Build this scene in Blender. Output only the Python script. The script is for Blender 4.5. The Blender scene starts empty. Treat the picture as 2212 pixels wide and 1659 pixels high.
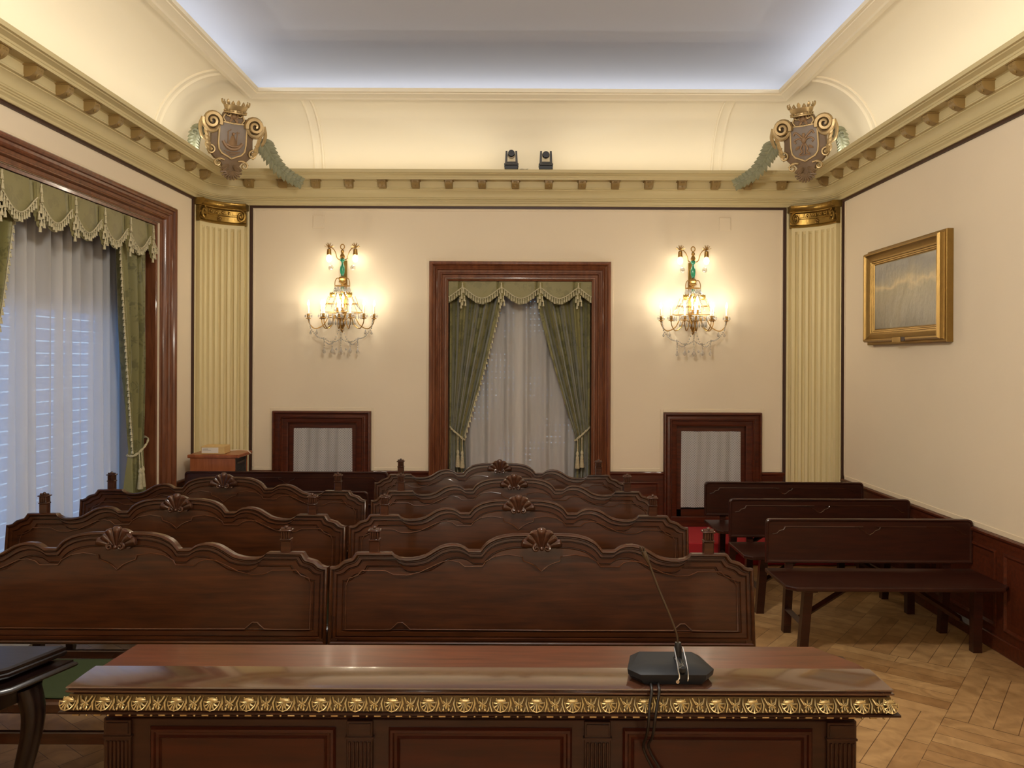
import bpy, math, random
from math import sin, cos, pi, radians, sqrt, atan2
from mathutils import Vector, Matrix

SC = bpy.context.scene
COL = SC.collection
R = random.Random(7)

# ------------------------------------------------------------------ camera
HC = 1.85
cam_d = bpy.data.cameras.new('camera'); cam = bpy.data.objects.new('camera', cam_d); COL.objects.link(cam)
cam_d.sensor_width = 36; cam_d.lens = 1700 / 2212 * 36; cam_d.clip_start = 0.02
cam.matrix_world = Matrix.Translation((0, 0, HC)) @ Matrix.Rotation(radians(90), 4, 'X') @ Matrix.Rotation(0.0040, 4, 'Z')
cam_d.shift_x = -12 / 2212; cam_d.shift_y = -49.5 / 2212
SC.camera = cam
# ------------------------------------------------------------------ view, world
SC.view_settings.view_transform = 'Standard'; SC.view_settings.look = 'None'
SC.view_settings.gamma = 1; SC.view_settings.use_curve_mapping = False
SC.view_settings.exposure = 0.3
SC.cycles.use_denoising = True
SC.cycles.max_bounces = 10; SC.cycles.diffuse_bounces = 5; SC.cycles.glossy_bounces = 4
SC.cycles.transparent_max_bounces = 16; SC.cycles.transmission_bounces = 6
SC.cycles.sample_clamp_indirect = 6; SC.cycles.caustics_reflective = False; SC.cycles.caustics_refractive = False
wd = bpy.data.worlds.new('world'); SC.world = wd; wd.use_nodes = True
bg = wd.node_tree.nodes['Background']; bg.inputs[0].default_value = (0.40, 0.67, 1.0, 1); bg.inputs[1].default_value = 1.7

# room dimensions (metres): camera stands at x=0, y=0
W, D, Y0, RC = 3.10, 7.90, -2.60, 0.42
Z_CORN, Z_LIP, LIP = 3.407, 3.706, 0.28
Z_CEIL = 4.72

# ------------------------------------------------------------------ lights
WARM = (1.0, 0.98, 0.91); COOL = (0.82, 0.88, 1.0)
def area(name, loc, direction, sx, sy, power, color, spread=180):
    l = bpy.data.lights.new(name, 'AREA'); l.shape = 'RECTANGLE'; l.size = sx; l.size_y = sy
    l.energy = power; l.color = color; l.spread = radians(spread)
    o = bpy.data.objects.new(name, l); COL.objects.link(o); o.location = loc
    o.rotation_euler = Vector(direction).to_track_quat('-Z', 'X').to_euler() if 0 else Vector(direction).to_track_quat('-Z', 'Y').to_euler()
    return o
def strip(name, a, b, direction, width, power_per_m, color, spread=180):
    a = Vector(a); b = Vector(b); ax = (b - a); L = ax.length; ax.normalize()
    z = -Vector(direction).normalized(); y = z.cross(ax).normalized(); z = ax.cross(y)
    l = bpy.data.lights.new(name, 'AREA'); l.shape = 'RECTANGLE'; l.size = L; l.size_y = width
    l.energy = power_per_m * L; l.color = color; l.spread = radians(spread)
    o = bpy.data.objects.new(name, l); COL.objects.link(o)
    m = Matrix((ax, y, z)).transposed().to_4x4(); m.translation = (a + b) / 2; o.matrix_world = m
    return o
COVE_P, CEIL_P = 1.05, 2.9
zc, oc = 3.70, 0.235
strip('cove_light', (-2.7, D - oc, zc), (2.7, D - oc, zc), (0, -0.1, 1), .02, COVE_P, WARM)
strip('cove_light', (-W + oc, 7.45, zc), (-W + oc, Y0 + .4, zc), (0.1, 0, 1), .02, COVE_P, WARM)
strip('cove_light', (W - oc, 7.45, zc), (W - oc, Y0 + .4, zc), (-0.1, 0, 1), .02, COVE_P, WARM)
strip('cove_light', (-2.7, Y0 + oc, zc), (2.7, Y0 + oc, zc), (0, 0.1, 1), .02, COVE_P, WARM)
zl = 4.42                       # cool strips in the void above the frame
strip('ceiling_light', (-3.0, D + .50, zl), (3.0, D + .50, zl), (0, -1.0, .35), .02, CEIL_P, COOL)
strip('ceiling_light', (-W + .22, 7.8, zl), (-W + .22, Y0 + .2, zl), (1.0, 0, .35), .02, CEIL_P, COOL)
strip('ceiling_light', (W - .22, 7.8, zl), (W - .22, Y0 + .2, zl), (-1.0, 0, .35), .02, CEIL_P, COOL)
strip('ceiling_light', (-3.0, Y0 - .50, zl), (3.0, Y0 - .50, zl), (0, 1.0, .35), .02, CEIL_P, COOL)
def point(name, loc, power, color, rad=.03):
    l = bpy.data.lights.new(name, 'POINT'); l.energy = power; l.color = color; l.shadow_soft_size = rad
    o = bpy.data.objects.new(name, l); COL.objects.link(o); o.location = loc; return o
for sx in (-1.05, 1.02):        # bare lights for unseen lamps behind the camera, inferred from glints on the benches
    point('rear_lamp', (sx, Y0 + .35, 2.25), 60, (1.0, .92, .80), .10)
point('room_fill_light', (0.0, 2.9, 3.45), 190, (1.0, .94, .84), .22)      # added light; brightens walls and benches
pl = bpy.data.lights.new('daylight_portal', 'AREA'); pl.shape = 'RECTANGLE'; pl.size = 2.4; pl.size_y = 3.0; pl.cycles.is_portal = True
po = bpy.data.objects.new('daylight_portal', pl); COL.objects.link(po); po.location = (-3.66, 5.61, 1.6); po.rotation_euler = (0, -pi / 2, 0)

# ------------------------------------------------------------------ materials
def nt(name):
    m = bpy.data.materials.new(name); m.use_nodes = True
    return m, m.node_tree.nodes, m.node_tree.links
def srgb(r, g, b):
    f = lambda c: (c / 255 / 12.92) if c <= 10.3 else ((c / 255 + .055) / 1.055) ** 2.4
    return (f(r), f(g), f(b), 1)
def plain(name, col, rough=.6, metal=0.0, spec=.5, noise=0, nscale=8, bump=0, bscale=60, coat=0, emis=None, estr=0):
    m, N, L = nt(name); b = N['Principled BSDF']
    b.inputs['Base Color'].default_value = col; b.inputs['Roughness'].default_value = rough
    b.inputs['Metallic'].default_value = metal; b.inputs['Specular IOR Level'].default_value = spec
    b.inputs['Coat Weight'].default_value = coat; b.inputs['Coat Roughness'].default_value = .15
    tc = N.new('ShaderNodeTexCoord')
    if noise:
        n = N.new('ShaderNodeTexNoise'); n.inputs['Scale'].default_value = nscale; n.inputs['Detail'].default_value = 5
        L.new(tc.outputs['Object'], n.inputs['Vector'])
        mx = N.new('ShaderNodeMix'); mx.data_type = 'RGBA'
        mx.inputs['A'].default_value = [c * (1 - noise) for c in col[:3]] + [1]
        mx.inputs['B'].default_value = [min(1, c * (1 + noise)) for c in col[:3]] + [1]
        L.new(n.outputs['Fac'], mx.inputs['Factor']); L.new(mx.outputs['Result'], b.inputs['Base Color'])
    if bump:
        n2 = N.new('ShaderNodeTexNoise'); n2.inputs['Scale'].default_value = bscale; n2.inputs['Detail'].default_value = 4
        L.new(tc.outputs['Object'], n2.inputs['Vector'])
        bp = N.new('ShaderNodeBump'); bp.inputs['Strength'].default_value = bump; bp.inputs['Distance'].default_value = .01
        L.new(n2.outputs['Fac'], bp.inputs['Height']); L.new(bp.outputs['Normal'], b.inputs['Normal'])
    if emis:
        b.inputs['Emission Color'].default_value = emis; b.inputs['Emission Strength'].default_value = estr
    return m
def wood(name, c1, c2, rough=.3, grain=(1.2, 14, 14), coat=.25, scale=3):
    m, N, L = nt(name); b = N['Principled BSDF']
    tc = N.new('ShaderNodeTexCoord'); mp = N.new('ShaderNodeMapping'); mp.inputs['Scale'].default_value = grain
    L.new(tc.outputs['Object'], mp.inputs['Vector'])
    n = N.new('ShaderNodeTexNoise'); n.inputs['Scale'].default_value = scale; n.inputs['Detail'].default_value = 8
    n.inputs['Roughness'].default_value = .6; n.inputs['Distortion'].default_value = .4
    L.new(mp.outputs['Vector'], n.inputs['Vector'])
    cr = N.new('ShaderNodeValToRGB'); cr.color_ramp.elements[0].position = .3; cr.color_ramp.elements[1].position = .72
    cr.color_ramp.elements[0].color = c1; cr.color_ramp.elements[1].color = c2
    L.new(n.outputs['Fac'], cr.inputs['Fac']); L.new(cr.outputs['Color'], b.inputs['Base Color'])
    n3 = N.new('ShaderNodeTexNoise'); n3.inputs['Scale'].default_value = 2.2; L.new(tc.outputs['Object'], n3.inputs['Vector'])
    mr = N.new('ShaderNodeMapRange'); mr.inputs['To Min'].default_value = rough - .06; mr.inputs['To Max'].default_value = rough + .1
    L.new(n3.outputs['Fac'], mr.inputs['Value']); L.new(mr.outputs['Result'], b.inputs['Roughness'])
    b.inputs['Coat Weight'].default_value = coat; b.inputs['Coat Roughness'].default_value = .09; b.inputs['Specular IOR Level'].default_value = .3
    if coat > .8: b.inputs['Coat IOR'].default_value = 1.9
    bp = N.new('ShaderNodeBump'); bp.inputs['Strength'].default_value = .08; bp.inputs['Distance'].default_value = .004
    L.new(n.outputs['Fac'], bp.inputs['Height']); L.new(bp.outputs['Normal'], b.inputs['Normal'])
    return m
def parquet():
    m, N, L = nt('parquet'); b = N['Principled BSDF']
    tc = N.new('ShaderNodeTexCoord'); mp = N.new('ShaderNodeMapping')
    mp.inputs['Rotation'].default_value = (0, 0, radians(38)); mp.inputs['Scale'].default_value = (1.3, 1.3, 1.3)
    L.new(tc.outputs['Object'], mp.inputs['Vector'])
    ch = N.new('ShaderNodeTexChecker'); ch.inputs['Scale'].default_value = 1.0; L.new(mp.outputs['Vector'], ch.inputs['Vector'])
    outs = []
    for rz in (0, 90):
        m2 = N.new('ShaderNodeMapping'); m2.inputs['Rotation'].default_value = (0, 0, radians(rz)); L.new(mp.outputs['Vector'], m2.inputs['Vector'])
        br = N.new('ShaderNodeTexBrick'); br.offset = .5; br.inputs['Scale'].default_value = 1
        br.inputs['Brick Width'].default_value = 1.0; br.inputs['Row Height'].default_value = .1428; br.inputs['Mortar Size'].default_value = .0025
        br.inputs['Color1'].default_value = srgb(194, 156, 106); br.inputs['Color2'].default_value = srgb(164, 124, 78)
        br.inputs['Mortar'].default_value = srgb(104, 74, 46); L.new(m2.outputs['Vector'], br.inputs['Vector']); outs.append(br)
    mx = N.new('ShaderNodeMix'); mx.data_type = 'RGBA'; L.new(ch.outputs['Fac'], mx.inputs['Factor'])
    L.new(outs[0].outputs['Color'], mx.inputs['A']); L.new(outs[1].outputs['Color'], mx.inputs['B'])
    # figure in the wood
    n = N.new('ShaderNodeTexNoise'); n.inputs['Scale'].default_value = 5; n.inputs['Detail'].default_value = 8; n.inputs['Distortion'].default_value = 1.2
    L.new(mp.outputs['Vector'], n.inputs['Vector'])
    m3 = N.new('ShaderNodeMix'); m3.data_type = 'RGBA'; m3.blend_type = 'MULTIPLY'; m3.inputs['Factor'].default_value = .8
    cr = N.new('ShaderNodeValToRGB'); cr.color_ramp.elements[0].position = .3; cr.color_ramp.elements[0].color = (.55, .49, .42, 1); cr.color_ramp.elements[1].position = .65
    cr.color_ramp.elements[1].color = (1, 1, 1, 1)
    L.new(n.outputs['Fac'], cr.inputs['Fac']); L.new(mx.outputs['Result'], m3.inputs['A']); L.new(cr.outputs['Color'], m3.inputs['B'])
    L.new(m3.outputs['Result'], b.inputs['Base Color']); b.inputs['Roughness'].default_value = .42
    return m
def damask(name, c1, c2, scale=9, rough=.55):
    m, N, L = nt(name); b = N['Principled BSDF']
    tc = N.new('ShaderNodeTexCoord')
    v = N.new('ShaderNodeTexVoronoi'); v.inputs['Scale'].default_value = scale; v.feature = 'SMOOTH_F1'
    n = N.new('ShaderNodeTexNoise'); n.inputs['Scale'].default_value = scale * 1.4; n.inputs['Detail'].default_value = 3; n.inputs['Distortion'].default_value = 2.5
    L.new(tc.outputs['Object'], n.inputs['Vector']); L.new(tc.outputs['Object'], v.inputs['Vector'])
    md = N.new('ShaderNodeMath'); md.operation = 'ADD'; L.new(n.outputs['Fac'], md.inputs[0]); L.new(v.outputs['Distance'], md.inputs[1])
    cr = N.new('ShaderNodeValToRGB'); cr.color_ramp.elements[0].position = .78; cr.color_ramp.elements[1].position = .9
    cr.color_ramp.elements[0].color = c1; cr.color_ramp.elements[1].color = c2
    L.new(md.outputs[0], cr.inputs['Fac']); L.new(cr.outputs['Color'], b.inputs['Base Color'])
    b.inputs['Roughness'].default_value = rough; b.inputs['Sheen Weight'].default_value = .4
    return m
def sheer(name, col, transp=.25, lace=False):
    m, N, L = nt(name); N.remove(N['Principled BSDF']); out = N['Material Output']
    d = N.new('ShaderNodeBsdfDiffuse'); d.inputs['Color'].default_value = col
    t = N.new('ShaderNodeBsdfTranslucent'); t.inputs['Color'].default_value = col
    tr = N.new('ShaderNodeBsdfTransparent')
    a = N.new('ShaderNodeMixShader'); a.inputs[0].default_value = .45; L.new(d.outputs[0], a.inputs[1]); L.new(t.outputs[0], a.inputs[2])
    c = N.new('ShaderNodeMixShader'); c.inputs[0].default_value = transp; L.new(a.outputs[0], c.inputs[1]); L.new(tr.outputs[0], c.inputs[2])
    if lace:
        tc = N.new('ShaderNodeTexCoord'); mp = N.new('ShaderNodeMapping'); mp.inputs['Rotation'].default_value = (0, radians(45), 0)
        L.new(tc.outputs['Object'], mp.inputs['Vector']); sx = N.new('ShaderNodeSeparateXYZ'); L.new(mp.outputs['Vector'], sx.inputs[0])
        fs = []
        for ax in ('X', 'Z'):
            mu = N.new('ShaderNodeMath'); mu.operation = 'MULTIPLY'; mu.inputs[1].default_value = 2 * pi / .017; L.new(sx.outputs[ax], mu.inputs[0])
            si = N.new('ShaderNodeMath'); si.operation = 'SINE'; L.new(mu.outputs[0], si.inputs[0]); fs.append(si)
        pr = N.new('ShaderNodeMath'); pr.operation = 'MAXIMUM'; L.new(fs[0].outputs[0], pr.inputs[0]); L.new(fs[1].outputs[0], pr.inputs[1])
        mr = N.new('ShaderNodeMapRange'); mr.inputs['From Min'].default_value = -.2; mr.inputs['From Max'].default_value = .5
        mr.inputs['To Min'].default_value = .42; mr.inputs['To Max'].default_value = .03; L.new(pr.outputs[0], mr.inputs['Value'])
        L.new(mr.outputs['Result'], c.inputs[0])
    L.new(c.outputs[0], out.inputs['Surface'])
    return m
def perforated(name, col, sx_, sz_, radius, axis='X'):
    # roller shutter sheet pierced by rows of small slots
    m, N, L = nt(name); b = N['Principled BSDF']; out = N['Material Output']
    b.inputs['Base Color'].default_value = col; b.inputs['Roughness'].default_value = .6
    tc = N.new('ShaderNodeTexCoord'); s = N.new('ShaderNodeSeparateXYZ'); L.new(tc.outputs['Object'], s.inputs[0])
    ds = []
    for ax, per, wgt in ((axis, sx_, 1.0), ('Z', sz_, 1.6)):
        a = N.new('ShaderNodeMath'); a.operation = 'PINGPONG'; a.inputs[1].default_value = per / 2; L.new(s.outputs[ax], a.inputs[0])
        k = N.new('ShaderNodeMath'); k.operation = 'MULTIPLY'; k.inputs[1].default_value = wgt; L.new(a.outputs[0], k.inputs[0])
        p = N.new('ShaderNodeMath'); p.operation = 'POWER'; p.inputs[1].default_value = 2; L.new(k.outputs[0], p.inputs[0]); ds.append(p)
    ad = N.new('ShaderNodeMath'); ad.operation = 'ADD'; L.new(ds[0].outputs[0], ad.inputs[0]); L.new(ds[1].outputs[0], ad.inputs[1])
    lt = N.new('ShaderNodeMath'); lt.operation = 'LESS_THAN'; lt.inputs[1].default_value = radius ** 2
    pn = N.new('ShaderNodeTexNoise'); pn.inputs['Scale'].default_value = 2.6; L.new(tc.outputs['Object'], pn.inputs['Vector'])     # slats that stand open
    pm = N.new('ShaderNodeMapRange'); pm.inputs['From Min'].default_value = .50; pm.inputs['From Max'].default_value = .54; pm.inputs['To Min'].default_value = .01; pm.inputs['To Max'].default_value = 0; L.new(pn.outputs['Fac'], pm.inputs['Value'])
    a3 = N.new('ShaderNodeMath'); a3.operation = 'ADD'; L.new(ad.outputs[0], a3.inputs[0]); L.new(pm.outputs[0], a3.inputs[1]); L.new(a3.outputs[0], lt.inputs[0])
    tr = N.new('ShaderNodeBsdfTransparent'); mx = N.new('ShaderNodeMixShader')
    L.new(lt.outputs[0], mx.inputs[0]); L.new(b.outputs[0], mx.inputs[1]); L.new(tr.outputs[0], mx.inputs[2]); L.new(mx.outputs[0], out.inputs['Surface'])
    return m
def glass(name, tint=(1, 1, 1, 1), fac=.12, rough=.03):
    m, N, L = nt(name); N.remove(N['Principled BSDF']); out = N['Material Output']
    tr = N.new('ShaderNodeBsdfTransparent'); tr.inputs[0].default_value = tint; g = N.new('ShaderNodeBsdfGlossy'); g.inputs['Roughness'].default_value = rough
    mx = N.new('ShaderNodeMixShader'); mx.inputs[0].default_value = fac; L.new(tr.outputs[0], mx.inputs[1]); L.new(g.outputs[0], mx.inputs[2])
    L.new(mx.outputs[0], out.inputs['Surface']); return m
def crystal_mat():
    m, N, L = nt('cut_crystal'); N.remove(N['Principled BSDF']); out = N['Material Output']
    tr = N.new('ShaderNodeBsdfTransparent'); g = N.new('ShaderNodeBsdfGlossy'); g.inputs['Roughness'].default_value = .08
    t = N.new('ShaderNodeBsdfTranslucent'); t.inputs[0].default_value = (.95, .93, .88, 1)
    a = N.new('ShaderNodeMixShader'); a.inputs[0].default_value = .5; L.new(g.outputs[0], a.inputs[1]); L.new(t.outputs[0], a.inputs[2])
    c = N.new('ShaderNodeMixShader'); c.inputs[0].default_value = .62; L.new(tr.outputs[0], c.inputs[1]); L.new(a.outputs[0], c.inputs[2])
    L.new(c.outputs[0], out.inputs['Surface']); return m
def painting_mat():
    m, N, L = nt('old_canvas'); b = N['Principled BSDF']
    tc = N.new('ShaderNodeTexCoord'); s = N.new('ShaderNodeSeparateXYZ'); L.new(tc.outputs['Object'], s.inputs[0])
    mp = N.new('ShaderNodeMapping'); mp.inputs['Scale'].default_value = (1, 3.0, 4.5); L.new(tc.outputs['Object'], mp.inputs['Vector'])
    n = N.new('ShaderNodeTexNoise'); n.inputs['Scale'].default_value = 1.1; n.inputs['Detail'].default_value = 5; L.new(mp.outputs[0], n.inputs['Vector'])
    a = N.new('ShaderNodeMath'); a.operation = 'MULTIPLY_ADD'; a.inputs[1].default_value = .28; L.new(n.outputs['Fac'], a.inputs[0]); L.new(s.outputs['Z'], a.inputs[2])
    mr = N.new('ShaderNodeMapRange'); mr.inputs['From Min'].default_value = -.2; mr.inputs['From Max'].default_value = .45; L.new(a.outputs[0], mr.inputs['Value'])
    cr = N.new('ShaderNodeValToRGB'); e = cr.color_ramp.elements; e[0].position = 0; e[0].color = srgb(112, 104, 86); e[1].position = 1; e[1].color = srgb(176, 172, 160)  # pigments lightened overall, so glare on the canvas is put into the colour
    for p, c in ((.35, (150, 138, 110)), (.6, (164, 150, 114)), (.66, (208, 188, 140)), (.72, (168, 156, 126)), (.85, (146, 142, 132))):
        x = e.new(p); x.color = srgb(*c)
    L.new(mr.outputs[0], cr.inputs[0]); L.new(cr.outputs[0], b.inputs['Base Color'])
    b.inputs['Roughness'].default_value = .5; b.inputs['Coat Weight'].default_value = .6; b.inputs['Coat Roughness'].default_value = .4
    mp2 = N.new('ShaderNodeMapping'); mp2.inputs['Scale'].default_value = (7, 12, 7); L.new(tc.outputs['Object'], mp2.inputs['Vector'])
    n2 = N.new('ShaderNodeTexNoise'); n2.inputs['Scale'].default_value = 1; n2.inputs['Detail'].default_value = 6; L.new(mp2.outputs[0], n2.inputs['Vector'])
    bp = N.new('ShaderNodeBump'); bp.inputs['Strength'].default_value = .4; bp.inputs['Distance'].default_value = .02
    L.new(n2.outputs['Fac'], bp.inputs['Height']); L.new(bp.outputs[0], b.inputs['Normal']); L.new(bp.outputs[0], b.inputs['Coat Normal'])
    return m

M = dict(
    wall=plain('wall_fabric', srgb(226, 210, 183), .85, noise=.04, nscale=1.5, bump=.05, bscale=220),
    border=plain('wall_border', srgb(224, 207, 178), .7),
    cove=plain('cove_plaster', srgb(230, 218, 190), .8, noise=.02, nscale=1.2),
    cornice=plain('cornice_paint', srgb(196, 180, 134), .55, noise=.05, nscale=3),
    pilaster=plain('pilaster_paint', srgb(216, 200, 152), .6, noise=.04, nscale=3),
    ceiling=plain('ceiling_plaster', srgb(172, 172, 178), .9),
    bracket=plain('bracket_gilt_paint', srgb(138, 112, 64), .45),
    gilt=plain('antique_gilt', srgb(150, 120, 60), .32, metal=.85, noise=.35, nscale=30, bump=.25, bscale=40),
    giltframe=plain('frame_gilt', srgb(150, 120, 66), .36, metal=.85, noise=.2, nscale=18, bump=.15, bscale=120),
    giltband=plain('gilt_carving', srgb(196, 176, 128), .3, metal=.8, noise=.3, nscale=40),
    stone=plain('aged_cartouche', srgb(122, 98, 70), .5, noise=.3, nscale=14, bump=.3, bscale=30),
    stonegold=plain('rubbed_gold', srgb(184, 158, 112), .38, metal=.55, noise=.3, nscale=22),
    leaf=plain('greyed_green_leaf', srgb(136, 136, 108), .5, noise=.25, nscale=20),
    shield=plain('painted_shield', srgb(132, 118, 104), .45, noise=.15, nscale=12),
    relief=plain('painted_relief', srgb(150, 118, 84), .5, noise=.25, nscale=25),
    bench=wood('bench_mahogany', srgb(42, 18, 5), srgb(74, 37, 13), .32, coat=.38),
    benchd=wood('bench_edge_mahogany', srgb(46, 24, 15), srgb(78, 45, 28), .27, coat=.5),
    benchl=wood('paler_line_mahogany', srgb(66, 38, 24), srgb(94, 58, 38), .25, coat=.4),  # paler than the bench wood, sets off the carved lines
    plainb=wood('dark_bench_wood', srgb(36, 15, 9), srgb(60, 27, 16), .33, coat=.2),
    desk=wood('desk_mahogany', srgb(58, 34, 24), srgb(86, 55, 40), .13, coat=.9),
    deskt=wood('desk_board_mahogany', srgb(66, 31, 17), srgb(100, 52, 31), .34, coat=.15),
    deskb=wood('desk_body_mahogany', srgb(38, 20, 13), srgb(58, 32, 21), .32, coat=.2),
    deskp=wood('desk_panel_mahogany', srgb(44, 17, 9), srgb(66, 27, 14), .3, coat=.2),
    dado=wood('dado_mahogany', srgb(58, 24, 12), srgb(94, 42, 21), .35, coat=.15),
    frame=wood('architrave_mahogany', srgb(86, 46, 27), srgb(126, 76, 48), .3, grain=(8, 8, 1.2), coat=.3),
    black=wood('black_lacquer_wood', srgb(14, 6, 5), srgb(26, 13, 10), .3, coat=.25),
    cabinet=wood('cherry_laminate', srgb(134, 74, 44), srgb(168, 100, 62), .3, grain=(9, 9, 1)),
    darkline=plain('dark_fillet', srgb(58, 30, 14), .5),
    floor=parquet(),
    red=plain('red_carpet', srgb(168, 30, 36), .95, bump=.3, bscale=300, noise=.1, nscale=60),
    green=plain('green_velvet', srgb(40, 52, 18), .85, noise=.2, nscale=12),
    drape=damask('olive_damask', srgb(92, 88, 42), srgb(116, 110, 60), 10),
    valance=damask('olive_damask_light', srgb(120, 111, 64), srgb(130, 121, 72), 12),
    fringe=plain('cream_fringe', srgb(184, 174, 140), .7, noise=.45, nscale=90),
    sheer=sheer('sheer_voile', (.84, .82, .79, 1), .2),
    sheerc=sheer('sheer_voile_centre', (.84, .81, .77, 1), .22),
    lace=sheer('lace_net', (.86, .83, .80, 1), .2, lace=True),
    shutter=perforated('pierced_shutter', srgb(150, 140, 128), .045, .062, .0062),
    slat=None, dark=plain('dark_shutter', srgb(44, 40, 38), .7),
    micp=plain('matt_black_plastic', srgb(24, 26, 30), .42, spec=.3), leafgold=plain('dark_gilt', srgb(96, 74, 38), .45, metal=.6, noise=.4, nscale=60),
    blackp=plain('black_plastic', srgb(20, 21, 24), .35),
    darkp=plain('grey_plastic', srgb(58, 56, 54), .4),
    lens=plain('lens_glass', srgb(10, 10, 14), .08, coat=1),
    steel=plain('bright_steel', srgb(200, 196, 188), .25, metal=1),
    neck=plain('gooseneck_metal', srgb(96, 86, 74), .3, metal=.9),
    rubber=plain('black_cable', srgb(22, 16, 14), .45),
    card=plain('cardboard', srgb(206, 172, 112), .7), paper=plain('white_label', srgb(226, 216, 200), .7),
    ink=plain('label_ink', srgb(110, 100, 92), .7),
    whitep=plain('white_cable', srgb(220, 205, 180), .5),
    brass=plain('lamp_brass', srgb(170, 134, 76), .3, metal=.9),
    malachite=plain('green_enamel', srgb(20, 112, 80), .2, coat=.8),
    candle=plain('candle_tube', srgb(236, 222, 190), .5),
    crystal=crystal_mat(),
    pane=glass('window_glass', (1, 1, 1, 1), .06, .02),
    bulb=plain('lit_bulb', (1, .9, .7, 1), .4, emis=(1.0, .88, .66, 1), estr=14),
    canvas=painting_mat(),
    whitepaint=plain('white_painted_wood', srgb(200, 194, 184), .5),
)
def slat_mat():
    m, N, L = nt('blind_slat'); N.remove(N['Principled BSDF']); out = N['Material Output']
    d = N.new('ShaderNodeBsdfDiffuse'); d.inputs[0].default_value = (.6, .66, .75, 1); t = N.new('ShaderNodeBsdfTranslucent'); t.inputs[0].default_value = (.6, .72, .9, 1)
    a = N.new('ShaderNodeMixShader'); a.inputs[0].default_value = .55; L.new(d.outputs[0], a.inputs[1]); L.new(t.outputs[0], a.inputs[2]); L.new(a.outputs[0], out.inputs['Surface'])
    return m
M['slat'] = slat_mat()

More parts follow.
